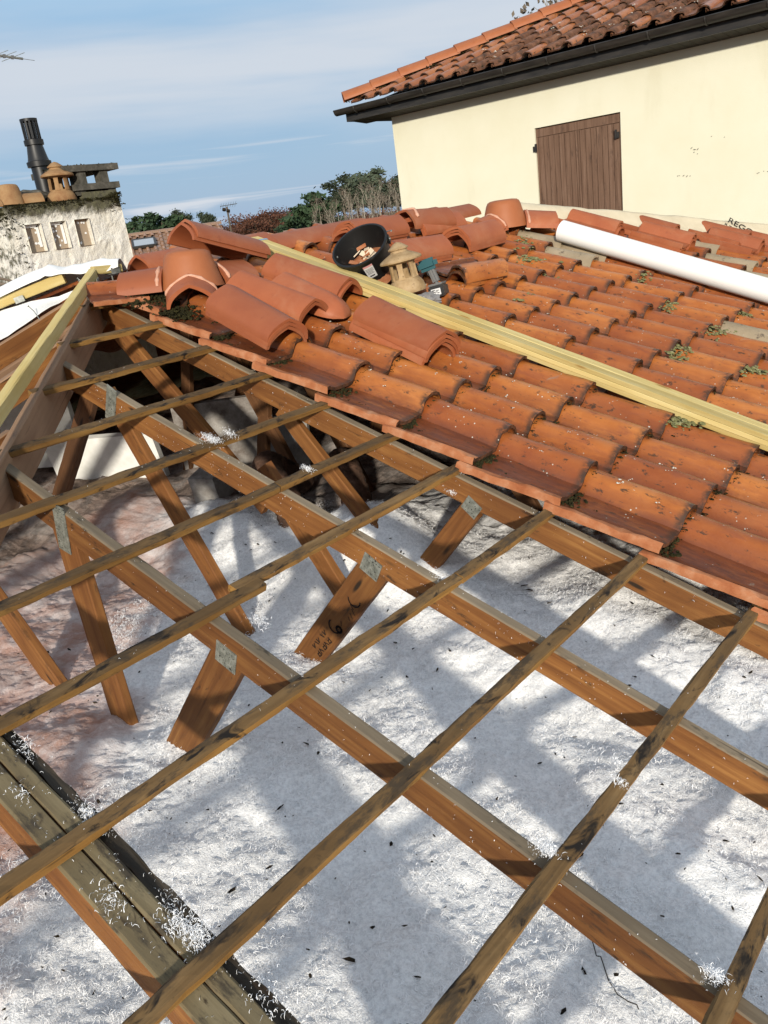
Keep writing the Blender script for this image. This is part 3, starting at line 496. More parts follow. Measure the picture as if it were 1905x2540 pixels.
# ------------------------------------------------------------------ clutter inside the attic
for k, (c, d, rz, rx, lab) in enumerate((((-0.95, 0.25, -1.0), (0.75, 0.05, 0.36), 0.5, 0.25, 'large white board leaning low in the attic'), ((-0.35, 0.75, -0.95), (0.6, 0.04, 0.5), 0.75, 0.1, 'white board standing behind the webs in the attic'), ((0.12, 0.80, -0.95), (0.3, 0.04, 0.3), 0.5, -0.25, 'pale board tilted behind the second truss'), ((-1.5, 0.1, -0.75), (0.6, 0.05, 0.6), 0.55, 0.1, 'white board at the far corner under the hip'), ((0.15, 0.2, -1.02), (0.16, 0.14, 0.16), 0.3, 0.2, 'small white foam block in the attic'))):
    b = MB(); b.box((0, 0, 0), d); m = Matrix.Translation(c) @ Matrix.Rotation(rz, 4, 'Z') @ Matrix.Rotation(rx, 4, 'X')
    tag(b.mk('foam_board', M_poly if k in (0, 3) else M_shadeb, m), lab, 'board', 'white boards in the attic')
for k, (p, lab) in enumerate((([(0.55, 0.55, -1.1), (0.5, 0.35, -0.92), (0.62, 0.2, -0.86), (0.85, 0.12, -0.98), (0.95, 0.05, -1.12)], 'dirty brown flexible duct bending behind the middle truss'), ([(0.8, 0.6, -1.05), (0.95, 0.4, -0.85), (1.1, 0.3, -0.9), (1.2, 0.25, -1.1)], 'second dirty duct beside the brown one'))):
    pts = []; P_ = [Vector(q) for q in p]
    for i in range(len(P_) - 1): pts += [P_[i].lerp(P_[i + 1], s / 10) for s in range(10)]
    pts.append(P_[-1]); pts = [sum((pts[max(0, min(len(pts) - 1, i + q))] for q in range(-5, 6)), Vector()) / 11 for i in range(len(pts))]
    b = MB(); b.tube(pts, [(0.07 if k < 2 else 0.03) * (1 + 0.09 * (i % 2)) for i in range(len(pts))], 14); tag(autosmooth(b.mk('flexible_duct', M_duct if k < 2 else M_debris), 60), lab, 'duct')

# ------------------------------------------------------------------ tile shapes
TL = 0.412
def tile_mesh(name, mats, seed, L=TL, rh=0.074, amp=0.0016, th=0.014, nu=7, lip=True, rib=0.0):
    """interlocking roll tile: raised lap rib, flat pan, then the roll; front edge at x=0, crest at y=0"""
    r = random.Random(seed)
    prof = [(-0.222, 0.006), (-0.220, 0.026), (-0.208, 0.027), (-0.203, 0.012), (-0.17, 0.007), (-0.10, 0.007), (-0.072, 0.010)]
    prof += [(-0.060 + 0.060 * (1 - math.cos(R_(a))) / 1.0 if a <= 90 else 0.060 * -math.cos(R_(a)), 0.012 + (rh - 0.004) * math.sin(R_(a)) ** 0.8) for a in (14, 30, 48, 68, 90, 112, 132, 150, 164, 174)]
    prof += [(0.064, 0.010)]
    if rib: prof[0] = (-0.226, 0.004 - rib); prof[1] = (-0.223, 0.019); prof[2] = (-0.209, 0.021); prof[3] = (-0.196, 0.012)
    n = len(prof); vs = []
    for i in range(nu + 1):
        x = -L + L * i / nu; tp = 0.93 + 0.07 * i / nu
        for (y, z) in prof:
            k = amp * (mnoise.noise((x * 9 + seed * 3, y * 12, 1)) * 1.6 + mnoise.noise((x * 30, y * 40 + seed, 2)))
            ez = r.uniform(-1, 1) * amp * 0.9 if i in (0, nu) else 0
            yy = y * (tp if y > -0.1 else 1) - ((0.024 * (1 - i / nu) + r.uniform(-.0015, .0015)) if (rib and y < -.19) else 0); vs.append((x + (r.uniform(-1, 1) * amp * 1.3 if i in (0, nu) else 0), yy, z * (0.93 + 0.07 * i / nu) * (r.choice((1, 1, 1, .8, .55)) if (rib and 0 < z and y < -.2) else 1) + k + ez))
    m = len(vs); vs += [(x, y, z - th) for x, y, z in vs]
    fs = []; fm = []
    def q(a, b, c, d, mi=0): fs.append((a, b, c, d)); fm.append(mi)
    for i in range(nu):
        for j in range(n - 1):
            a = i * n + j; mi = 1 if (lip and j < 3) else 0
            q(a, a + n, a + n + 1, a + 1, mi); q(m + a, m + a + 1, m + a + n + 1, m + a + n, mi)
        a = i * n; q(a, m + a, m + a + n, a + n, 1 if lip else 0); a = i * n + n - 1; q(a, a + n, m + a + n, m + a)
    for j in range(n - 1):
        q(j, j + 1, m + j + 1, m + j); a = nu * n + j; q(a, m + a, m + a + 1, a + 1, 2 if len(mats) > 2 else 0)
    me = bpy.data.meshes.new(name); me.from_pydata(vs, [], fs)
    for t_ in mats: me.materials.append(t_)
    me.polygons.foreach_set('material_index', fm); me.polygons.foreach_set('use_smooth', [True] * len(fs)); me.update()
    try: me.set_sharp_from_angle(angle=R_(48))
    except Exception: pass
    return me
def arch_mesh(name, mat, seed, L=0.475, w=0.23, h=0.096, th=0.014, dome=False, nu=8, amp=0.0006, peak=0.35):
    """half-round ridge tile, axis along x from 0 to L; 'dome' closes the far end with a rounded nose"""
    r = random.Random(seed); prof = []
    for a in np.linspace(0, 180, 17):
        y = -math.cos(R_(a)) * w / 2; z = h * (math.sin(R_(a)) ** 0.75 * (1 - peak) + (1 - abs(y) / (w / 2)) * peak); prof.append((y, z))
    n = len(prof); vs = []
    for i in range(nu + 1):
        s = i / nu; x = L * s; tp = 1.0 - 0.05 * s
        if dome: tp = math.sqrt(max(0.0, 1 - max(0, (s - 0.62) / 0.38) ** 2.4)); tp = max(tp, 0.04)
        for y, z in prof: k = amp * mnoise.noise((x * 7 + seed, y * 9, 1)); vs.append((x, y * tp, z * tp + k))
    m = len(vs)
    for i in range(nu + 1):
        s = i / nu; x = L * s; tp = 1.0 - 0.05 * s
        if dome: tp = math.sqrt(max(0.0, 1 - max(0, (s - 0.62) / 0.38) ** 2.4)); tp = max(tp, 0.04)
        for y, z in prof: f_ = (w - 2 * th) / w; vs.append((x if not dome else min(x, L - th * s), y * tp * f_, max(0, z * tp - th)))
    fs = []
    for i in range(nu):
        for j in range(n - 1):
            a = i * n + j; fs += [(a, a + n, a + n + 1, a + 1), (m + a, m + a + 1, m + a + n + 1, m + a + n)]
        a = i * n; fs.append((a, m + a, m + a + n, a + n)); a = i * n + n - 1; fs.append((a, a + n, m + a + n, m + a))
    for j in range(n - 1): fs.append((j, j + 1, m + j + 1, m + j)); a = nu * n + j; fs.append((a, m + a, m + a + 1, a + 1))
    me = bpy.data.meshes.new(name); me.from_pydata(vs, [], fs); me.materials.append(mat); me.polygons.foreach_set('use_smooth', [True] * len(fs)); me.update()
    try: me.set_sharp_from_angle(angle=R_(45))
    except Exception: pass
    return me
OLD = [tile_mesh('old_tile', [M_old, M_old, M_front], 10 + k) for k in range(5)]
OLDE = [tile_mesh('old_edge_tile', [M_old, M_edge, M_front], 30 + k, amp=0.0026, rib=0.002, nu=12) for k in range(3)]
GREY = [tile_mesh('grey_tile', [M_grey, M_grey], 50 + k) for k in range(2)]
NEWT = [tile_mesh('new_tile', [M_new, M_new], 60 + k, amp=0.0002) for k in range(2)]
ARCH = [arch_mesh('ridge_tile', M_new, 70 + k) for k in range(3)]

# ------------------------------------------------------------------ old tiled slope
slope = thing('tiled_roof', UV(3.3, 2.4, 0), 'old orange roll tiled slope beside the stripped opening', 'roof')
RH_X0, RH_Y0, RH_K = XR, 3.0, 0.765        # far hip in plan: x = X0 + (y-Y0)*K
TILES = {}
greys = {(2, 12), (2, 13), (1, 13), (4, 17), (3, 18), (5, 16), (2, 4), (6, 10)}
for i in range(-1, 11):
    uf = 0.325 + 0.3625 * i
    for j in range(0, 27):
        v = 0.222 + 0.235 * j
        if (uf - 0.2) * ca < RH_X0 + (v - RH_Y0) * RH_K + 0.05 or v > 5.6: continue
        if i == -1 and j < 2: continue
        tilt = math.atan2(0.027, 0.36); hf = 0.030 + random.uniform(-0.003, 0.004) + (0.005 if j == 0 else 0)
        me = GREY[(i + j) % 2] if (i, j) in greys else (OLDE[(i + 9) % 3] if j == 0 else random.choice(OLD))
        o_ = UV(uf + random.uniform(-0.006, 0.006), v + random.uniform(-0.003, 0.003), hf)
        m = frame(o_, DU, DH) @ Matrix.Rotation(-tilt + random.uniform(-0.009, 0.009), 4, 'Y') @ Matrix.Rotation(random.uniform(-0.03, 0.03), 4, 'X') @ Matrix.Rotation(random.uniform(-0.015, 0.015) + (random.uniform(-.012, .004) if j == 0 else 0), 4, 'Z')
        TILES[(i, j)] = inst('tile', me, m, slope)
# slopes turned away from us: plain corrugated sheets of the same tile
def corr(P, a, b_, pitch=0.235, nu_=40, nv=60):
    vs = []
    for i in range(nu_ + 1):
        for j in range(nv + 1):
            p = P(i / nu_, j / nv); vs.append(p + Vector((0, 0, 0.03 + 0.028 * math.sin(2 * math.pi * j / nv * b_ / pitch))))
    return vs, [(i * (nv + 1) + j, (i + 1) * (nv + 1) + j, (i + 1) * (nv + 1) + j + 1, i * (nv + 1) + j + 1) for i in range(nu_) for j in range(nv)]
vs, fs = corr(lambda s, w_: Vector((XR - 0.05 - 4.9 * s, -0.02 - 4.6 * s + w_ * (3.1 + 9.3 * s), ZR - TA * (0.05 + 4.9 * s))), 1, 3.2, nv=140)
tag(mk('far_tile_field', vs, fs, M_old, None, slope, True), kind='stuff')
vs, fs = corr(lambda s, w_: Vector((XR + (w_ - 0.5) * 0.02 + (w_ - 0.45) * 5.2 * s, 3.03 + 3.0 * s, ZR - TA * 3.0 * s - 0.02)), 1, 5, nv=120)
tag(mk('far_tile_field', vs, fs, M_old, None, slope, True), kind='stuff')
# moss and crumbs packed into the lap joints
def clumps(spots, mat, seed, flat=0.6, leaf=7):
    r = random.Random(seed); vs, fs = [], []
    for (p, s) in spots:
        for q in range(leaf):
            c = Vector(p) + Vector((r.gauss(0, s), r.gauss(0, s), r.gauss(0, s * 0.25))); k = len(vs); rr = s * r.uniform(0.3, 0.75); a0 = r.uniform(0, 6)
            top = c + DH * rr * flat * r.uniform(0.6, 1.4) ; nn = 6
            for w_ in range(nn): an = a0 + w_ * 2 * math.pi / nn; vs.append(c + (DU * math.cos(an) + DV * math.sin(an)) * rr * r.uniform(0.6, 1.25) - DH * rr * 0.3)
            for w_ in range(nn): an = a0 + 0.5 + w_ * 2 * math.pi / nn; vs.append(c + (DU * math.cos(an) + DV * math.sin(an)) * rr * 0.62 * r.uniform(0.5, 1.2) + DH * rr * flat * r.uniform(0.4, 0.9))
            vs.append(top)
            for w_ in range(nn): w2 = (w_ + 1) % nn; fs += [(k + w_, k + w2, k + nn + w2, k + nn + w_), (k + nn + w_, k + nn + w2, k + 2 * nn)]
    return vs, fs
r = random.Random(5); ms, ls, wsp = [], [], []
for (i, j), o in TILES.items():
    uf = 0.325 + 0.3625 * i; v = 0.222 + 0.235 * j
    near = 1.0 if j < 3 else 0.45
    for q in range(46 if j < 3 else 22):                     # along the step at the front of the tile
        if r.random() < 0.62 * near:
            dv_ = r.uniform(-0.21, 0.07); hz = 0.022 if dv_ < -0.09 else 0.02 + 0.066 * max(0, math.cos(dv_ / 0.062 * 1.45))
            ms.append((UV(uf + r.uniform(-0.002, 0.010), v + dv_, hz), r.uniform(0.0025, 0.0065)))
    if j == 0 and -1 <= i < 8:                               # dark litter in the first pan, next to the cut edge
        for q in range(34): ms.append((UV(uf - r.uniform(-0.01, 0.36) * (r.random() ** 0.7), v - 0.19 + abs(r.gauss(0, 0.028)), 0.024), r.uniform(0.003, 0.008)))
        if i >= 0:
            for q in range(14): ms.append((UV(uf + r.gauss(0, 0.018), v - 0.16 + r.gauss(0, 0.03), 0.026), r.uniform(0.006, 0.014)))
    for q in range(r.randint(2, 9) if j < 3 else r.randint(0, 4)): 
        dv_ = r.uniform(-0.05, 0.05); wsp.append((UV(uf - r.uniform(0.02, 0.34), v + dv_ * 2, 0.03 if abs(dv_) > 0.04 else 0.097 - 11 * dv_ * dv_), r.uniform(0.002, 0.0075) if j < 3 else r.uniform(0.002, 0.005)))
for (u, v, s, k) in ((0.42, 2.62, .03, 14), (0.52, 2.42, .035, 16), (0.63, 2.86, .04, 22), (0.80, 2.58, .04, 26), (0.90, 2.70, .035, 20), (1.07, 2.42, .035, 20), (1.22, 1.78, .035, 22), (2.16, 2.31, .03, 12), (2.52, 1.88, .03, 16), (1.42, 3.0, .025, 10), (1.79, 2.55, .02, 10), (2.16, 2.86, .035, 16), (2.15, 1.82, .03, 18), (1.45, 2.22, .02, 8), (2.52, .92, .03, 12), (0.5, 3.0, .02, 8)):
    for q in range(int(k * 2.4)):
        du_, dv_ = r.gauss(0, s), r.gauss(0, s * 0.8); c_ = ((v + dv_ - 0.222 + 0.1175) % 0.235) - 0.1175; hz = 0.03 + 0.066 * max(0, 1 - (c_ / 0.062) ** 2)
        (ls if q % 4 else ms).append((UV(u + du_, v + dv_, hz - .004), r.uniform(0.012, 0.024) if q % 4 else r.uniform(.004, .008)))
for (u, v, s, k) in ((0.05, 0.10, .05, 50), (0.20, 0.12, .06, 70), (0.38, 0.08, .05, 40), (0.30, 0.22, .04, 30), (0.1, 0.02, .03, 20)):
    for q in range(k): ms.append((UV(u + r.gauss(0, s), v + r.gauss(0, s), 0.03 + abs(r.gauss(0, .012))), r.uniform(0.008, 0.02)))
vs, fs = clumps(ms, M_moss, 1); tag(mk('moss', vs, fs, M_moss, None, slope), kind='stuff')
vs, fs = clumps(ls, M_lichen, 2, 0.14, 5); tag(mk('lichen', vs, fs, M_lichen, None, slope), kind='stuff')
vs, fs = clumps(wsp, M_wlichen, 3, 0.2, 3); tag(mk('white_lichen', vs, fs, M_wlichen, None, slope), kind='stuff')

# ------------------------------------------------------------------ ridge tiles, loose new tiles
for k in range(7):
    y0 = 0.30 + 0.44 * k; m = frame(Vector((XR + random.uniform(-.012, .012), y0, 0.098 + (0.012 if k % 2 else 0))), (random.uniform(-.02, .02), 1, 0.035), (0, 0, 1))
    o = inst('ridge_tile', ARCH[k % 3], m); tag(o, 'new ridge tile set dry, %s along the ridge from the stripped end' % ('first', 'second', 'third', 'fourth', 'fifth', 'sixth', 'seventh', 'eighth')[k], 'roof tile', 'new ridge tiles along the ridge')
def stack(name, p0, d, up, n, where, step=0.0185, me=None, mats=None, jitter=0.012, order=True):
    p0 = Vector(p0); d = Vector(d).normalized(); up = Vector(up)
    for k in range(n):
        m = frame(p0 + up * step * k + d * random.uniform(-jitter, jitter) + up.cross(d).normalized() * random.uniform(-.005, .005), d + Vector((random.uniform(-.01, .01), random.uniform(-.012, .012), 0)), up)
        pos = {1: ('',), 2: ('lower tile', 'upper tile'), 3: ('bottom tile', 'middle tile', 'top tile'), 4: ('bottom tile', 'second tile', 'third tile', 'top tile'), 5: ('bottom tile', 'second tile', 'middle tile', 'fourth tile', 'top tile')}[n][k]
        o = inst(name, me[k % len(me)] if me else ARCH[k % 3], m); tag(o, ('new terracotta half round tile, %s %s' % (pos, where)).replace(',  ', ', ') if name == 'half_round_tile' else where % pos, 'roof tile', 'loose new tiles')
    return o
def ax(a, b_): return UV(b_[0], b_[1]) - UV(a[0], a[1])
stack('half_round_tile', UV(.575, .195, .085), ax((.575, .195), (1.07, .13)), DH, 3, 'of the stack nearest the cut edge')
stack('half_round_tile', UV(.44, .40, .10), ax((.44, .40), (.92, .435)), DH, 2, 'of the pair in front of the cone tile')
stack('half_round_tile', UV(.30, .77, .10), ax((.30, .77), (.75, .83)), DH, 2, 'of the pair touching the yellow boards')
stack('half_round_tile', UV(1.085, .625, .09), ax((1.085, .625), (1.565, .565)), DH, 4, 'of the stack lowest down the slope')
m = frame(UV(.50, .635, .10), ax((.50, .635), (.97, .585)), DH); tag(inst('domed_end_tile', arch_mesh('domed_end_tile', M_new, 81, L=0.47, w=0.22, h=0.09, dome=True, nu=22), m), 'new terracotta end tile with rounded closed nose', 'roof tile', 'loose new tiles')
stack('half_round_tile', UV(.08, 1.57, .10), DV, DH, 4, 'of the stack behind the bucket')
stack('half_round_tile', UV(.10, 2.21, .11), DV + DU * .02, DH, 2, 'of the pair carrying a mortared tile')
stack('half_round_tile', UV(.43, 2.25, .10), DV - DU * .06, DH, 3, 'of the stack beside the far cone tile')
stack('half_round_tile', UV(.46, 1.52, .10), DV + DU * .06, DH, 3, 'of the stack between bucket and broken tiles')
m = frame(UV(.06, 2.16, .165), DV + DU * .12, DH); o = tag(inst('mortared_tile', arch_mesh('mortared_tile', M_new, 90, L=.40), m), 'half round tile smeared with pink mortar, lying across a pair', 'roof tile', 'loose new tiles')
def smear(parent, pts, w_, name='mortar'):
    b = MB(); P_ = [Vector(p) for p in pts]
    for i, p in enumerate(P_[:-1]): pass
    rad = [w_ * (0.55 + 0.45 * abs(mnoise.noise((i * 0.9, 3, w_ * 50))) * 2) for i in range(len(P_))]
    b.tube(P_, rad, 6); return autosmooth(b.mk(name, M_mortar, MW[parent.name], parent), 70)
smear(o, [(0.06 + .012 * math.sin(a * 5), -math.cos(a) * .118, .098 * math.sin(a) ** .75 * .65 + .035 * (1 - abs(math.cos(a)))) for a in np.linspace(.9, 2.6, 14)], .012)
# pair laid from the near cone down to the ridge
dv2 = Vector((0, .95, -.30)); stack('half_round_tile', Vector((.16, .33, .225)), dv2, Vector((0, .30, .95)), 2, 'of the pair resting on the near cone tile')
# two broken old tiles stacked
for k in range(2):
    m = frame(UV(.87 + .02 * k, 1.63 + .42 - .03 * k, .085 + .035 * k), -DV + DU * (.05 - .12 * k), DH) @ Matrix.Translation((.42, 0, 0)); m = frame(UV(.90, 1.60, .085 + .032 * k), -DV + DU * (.0 - .08 * k), DH)
    tag(inst('broken_old_tile', OLD[k], m), 'mossy old tile, %s of the pair of stripped tiles near the drill' % ('lower' if k == 0 else 'upper'), 'roof tile', 'old tiles stacked')
m = frame(UV(.04, .05, .05), -DV + DU * .1, DH + DV * .1); tag(inst('broken_old_tile', OLDE[1], frame(UV(.03, .10, .045), DV + DU * .3, DH) @ Matrix.Scale(.66, 4)), 'chipped old tile lying at the ridge end under the cone tile', 'roof tile')
# new roll tiles piled along the far hip
NL = 'new unused roll tile, %s of the '
stack('roll_tile', UV(.86, 3.78, .085), DU, DH, 4, NL + 'pile at the head of the white pipe', 0.019, NEWT)
stack('roll_tile', UV(1.09, 4.30, .085), DU - DV * .02, DH, 3, NL + 'pile farthest up against the tan membrane', 0.02, NEWT)
stack('roll_tile', UV(1.30, 4.13, .085), DU + DV * .02, DH, 3, NL + 'pile halfway along the white pipe', 0.021, NEWT)
stack('roll_tile', UV(1.51, 4.74, .085), DU, DH, 3, NL + 'pile under the printed membrane', 0.021, NEWT)
stack('roll_tile', UV(1.66, 4.66, .085), DU, DH, 2, NL + 'pair lowest along the far hip', 0.03, NEWT)
stack('roll_tile', UV(1.82, 4.96, .085), DU, DH, 2, NL + 'pair at the end of the printed membrane', 0.021, NEWT)

# ------------------------------------------------------------------ cone hub tiles
def hub(pos, up, dirs, label, mat=M_new, sc=1.0, arms=(0.20, 0.20, 0.16)):
    m = frame(Vector(pos), Vector((1, 0, 0)), up); t_ = thing('cone_hub_tile', m, label, 'roof tile', 'cone hub tiles')
    prof = [(0.0, .203), (.05, .204), (.082, .199), (.097, .188), (.106, .165), (.124, .085), (.147, .0), (.137, 0.0), (.115, .08), (.098, .16), (.08, .18), (0, .19)]
    b = MB(); b.lathe([(r_ * sc, z * sc * (.80 if mat is M_new else 1)) for r_, z in prof], 40); autosmooth(b.mk('cone', M_hub if mat is M_new else mat, m, t_), 40)
    inv = m.inverted().to_3x3()
    for d, L in zip(dirs, arms):
        dl = (inv @ Vector(d)); dl.normalize(); me = arch_mesh('arm', mat, 99, L=L * sc, w=.23 * sc, h=.105 * sc, th=.016)
        mm = m @ frame(dl * .112 * sc, dl, Vector((0, 0, 1))); a_ = inst('arm', me, mm, t_)
        if mat is M_new:
            pts = [(.02, -math.cos(a) * .113 * sc, sc * (.104 * (math.sin(a) ** .75 * .65 + .35 * (1 - abs(math.cos(a)))))) for a in np.linspace(.25, 2.9, 16)]; smear(a_, pts, .012)
    return t_
hub(UV(.225, .275, .085), (0.15, 0.05, 1), ((0, 1, -.05), (-.8, -.72, .02), (.75, -.65, -.30)), sc=1.1, arms=(.20, .20, .12), label='cone shaped three way ridge tile with pink mortar, near the stripped end')
hub(UV(.20, 3.22, .075), (0.15, 0, 1), ((-.1, -1, -.1), (.8, .75, -.16), (-.8, .7, -.1)), 'cone shaped three way ridge tile by the tan membrane', sc=1.2, arms=(.14, .2, .18))

# ------------------------------------------------------------------ yellow boards, pipe
names = (('lower front', 0, 0), ('lower back', 1, 0), ('middle front', 0, 1), ('middle back', 1, 1), ('upper front', 0, 2), ('upper back', 1, 2))
for lab, a, h in names:
    u0 = -.18 + random.uniform(-.012, .03) + (0.0 if h < 2 else 0.015); vy = .955 + .029 + .0585 * a; hh = .092 + .010 + .0205 * h
    if h == 2 and a == 0: u0 += .02
    tag(beam('treated_board', UV(u0, vy + random.uniform(-.003, .003), hh), UV(3.85, vy + random.uniform(-.004, .004), hh), .057, .0198, DH, M_yellow, None, jit=.0006, seg=.15, ch=.0015), 'new yellow treated board, %s of the strapped bundle' % lab, 'board', 'boards in the strapped bundle')
b = MB()
for c, d in (((0, 0, .0325), (.016, .124, .0016)), ((0, 0, -.0325), (.016, .124, .0016)), ((0, .0615, 0), (.016, .0016, .066)), ((0, -.0615, 0), (.016, .0016, .066))): b.box(c, d)
tag(b.mk('blue_strap', M_strap, frame(UV(-.095, 1.013, .1225), DU, DH)), 'pale blue plastic strap around the yellow boards', 'strap')
b = MB(); R0, R1 = .073, .069; n = 40; pp = []
L = 2.9
for rr, x in ((R0, 0), (R0, L), (R1, L), (R1, 0)): pp += [(x, rr * math.cos(2 * math.pi * k / n), rr * math.sin(2 * math.pi * k / n)) for k in range(n)]
b.add(pp, [(q * n + k, q * n + (k + 1) % n, ((q + 1) % 4) * n + (k + 1) % n, ((q + 1) % 4) * n + k) for q in range(4) for k in range(n)])
tag(autosmooth(b.mk('drain_pipe', M_pvc, frame(UV(.66, 3.225, .163), DU - DV * .012, DH))), 'long white plastic pipe lying down the tiled slope', 'pipe')

# ------------------------------------------------------------------ tan membrane along the far hip
vs = []; n1, n2 = 60, 10; A0, A1 = Vector((.10, 3.41, .20)), Vector((2.4, 6.41, -.585))
side = Vector((A1.y - A0.y, -(A1.x - A0.x), 0)).normalized()
for i in range(n1 + 1):
    s = i / n1; base = A0.lerp(A1, s)
    for j in range(n2 + 1):
        w_ = j / n2; off = -.03 + .13 * w_; vs.append(base + side * off + Vector((0, 0, -.01 - 1.15 * max(0, off) + .014 * mnoise.noise((s * 14, w_ * 3, 1)) + .006 * mnoise.noise((s * 40, w_ * 6, 2)))))
fs = [(i * (n2 + 1) + j, (i + 1) * (n2 + 1) + j, (i + 1) * (n2 + 1) + j + 1, i * (n2 + 1) + j + 1) for i in range(n1) for j in range(n2)]
o = mk('hip_membrane', vs, fs, M_tan, None, None, True); tag(o, 'tan printed membrane strip laid along the far hip', 'membrane'); o.modifiers.new('thick', 'SOLIDIFY').thickness = .004
hm = o
def textmesh(name, body, size, mat, mw, parent, extr=0.0005):
    cu = bpy.data.curves.new(name, 'FONT'); cu.body = body; cu.size = size; cu.extrude = extr; ob = bpy.data.objects.new(name, cu); COL.objects.link(ob)
    dg = bpy.context.evaluated_depsgraph_get(); me = bpy.data.meshes.new_from_object(ob.evaluated_get(dg)); bpy.data.objects.remove(ob)
    me.materials.clear(); me.materials.append(mat); o = bpy.data.objects.new(name, me); COL.objects.link(o); place(o, mw, parent); return o
dA = (A1 - A0).normalized(); sd = (side + Vector((0, 0, -1.15))).normalized(); nrm = dA.cross(sd); nrm = nrm if nrm.z > 0 else -nrm
pt = A0.lerp(A1, .555) + side * .20 + Vector((0, 0, -.01 - .42 * .20)) + nrm * .012
wdir = (dA * .80 + sd * .60).normalized(); textmesh('print', 'REGOL', .088, M_ink, frame(A0.lerp(A1, .50) + side * .012 + Vector((0, 0, -.02)) + nrm * .012, wdir, nrm), hm)
textmesh('print', 'x x x', .05, M_ink, frame(A0.lerp(A1, .49) + side * .03 + Vector((0, 0, -.045)) + nrm * .012, wdir, nrm), hm)

# ------------------------------------------------------------------ bucket, pot, drill, bag
toc = (CAMC - UV(.55, 1.2)).normalized()
bup = (Vector((0, 0, 1)) * .78 + toc * .62 - right * .36).normalized()
bc = UV(.56, 1.30, .115) + down * .03; bm = framez(bc, bup, right) @ Matrix.Scale(.94, 4)
bk = thing('bucket', bm, 'black rubber builder bucket tilted between the boards and the tile stacks', 'bucket')
b = MB(); b.lathe([(0, .004), (.118, .004), (.122, .0), (.130, .02), (.163, .235), (.172, .237), (.173, .250), (.160, .252), (.156, .24), (.125, .03), (.115, .016), (0, .016)], 48); autosmooth(b.mk('body', M_rubber, bm, bk), 45)
b = MB()
for sg in (-1, 1): b.lathe([(0, .008), (.009, .008), (.009, 0), (0, 0)], 14)
ear = []
for sg in (-1, 1):
    b = MB(); b.box((sg * .169, 0, .222), (.016, .034, .04)); b.mk('lug', M_rubber, bm, bk)
    b = MB(); b.tube([(sg * .150, 0, .222), (sg * .182, 0, .222)], .0065, 10); b.mk('rivet', M_galv, bm, bk)
b = MB(); b.tube([(.186 * math.cos(a), .06 + .17 * math.sin(a) * .92, .222 - .10 * math.sin(a)) for a in np.linspace(0, math.pi, 26)], .0035, 6); b.mk('handle', M_galv, bm, bk)
# sticker on the side facing us
inv = bm.inverted().to_3x3(); fl = inv @ (CAMC - bc); a0 = math.atan2(fl.y, fl.x) - .12
def cyl_patch(a, da, z0, z1, dr, k=6):
    vs = []
    for i in range(k + 1):
        an = a - da / 2 + da * i / k
        for z in (z0, z1): rr = .130 + (.163 - .130) * (z - .02) / .215 + dr; vs.append((rr * math.cos(an), rr * math.sin(an), z))
    return vs, [(2 * i, 2 * i + 2, 2 * i + 3, 2 * i + 1) for i in range(k)]
vs, fs = cyl_patch(a0, .36, .115, .215, .0012); st = mk('sticker', vs, fs, M_stick, bm, bk)
vs, fs = cyl_patch(a0, .36, .202, .2155, .0018); mk('sticker_band', vs, fs, M_pink, bm, st)
for z0, w_ in ((.185, .3), (.176, .28), (.167, .3), (.158, .22), (.149, .26), (.126, .2)): vs, fs = cyl_patch(a0, w_, z0, z0 + (.0035 if z0 > .13 else .009), .0018); mk('printed_line', vs, fs, M_greyp if z0 > .13 else M_ink, bm, st)
r = random.Random(3)
b = MB(); b.lathe([(0, .128), (.06, .126), (.10, .118), (.139, .10), (.139, .02), (0, .02)], 30); tag(b.mk('tile_rubble', M_edge, bm), 'orange tile crumbs filling the black bucket to half', 'rubble', kind='stuff')
for k in range(14):
    a, rr = r.uniform(0, 6.28), r.uniform(0, .085); b = MB(); d = (r.uniform(.04, .065), r.uniform(.022, .03), .006); b.box((0, 0, 0), d)
    front = inv @ (CAMC - bc); front.z = 0; front.normalize()
    m = bm @ Matrix.Translation(Vector((rr * math.cos(a), rr * math.sin(a), .125 + .010 * (k // 3) + r.uniform(0, .01))) - front * .035) @ Matrix.Rotation(r.uniform(0, 3), 4, 'Z') @ Matrix.Rotation(r.uniform(-.9, .9), 4, 'X') @ Matrix.Rotation(r.uniform(-.5, .5), 4, 'Y')
    o = b.mk('tile_clip', M_clip if k % 3 else M_edge, m); tag(o, ('pale slip of wood in the black bucket' if k % 3 else 'orange tile chip in the black bucket'), 'chip', 'chips in the bucket')
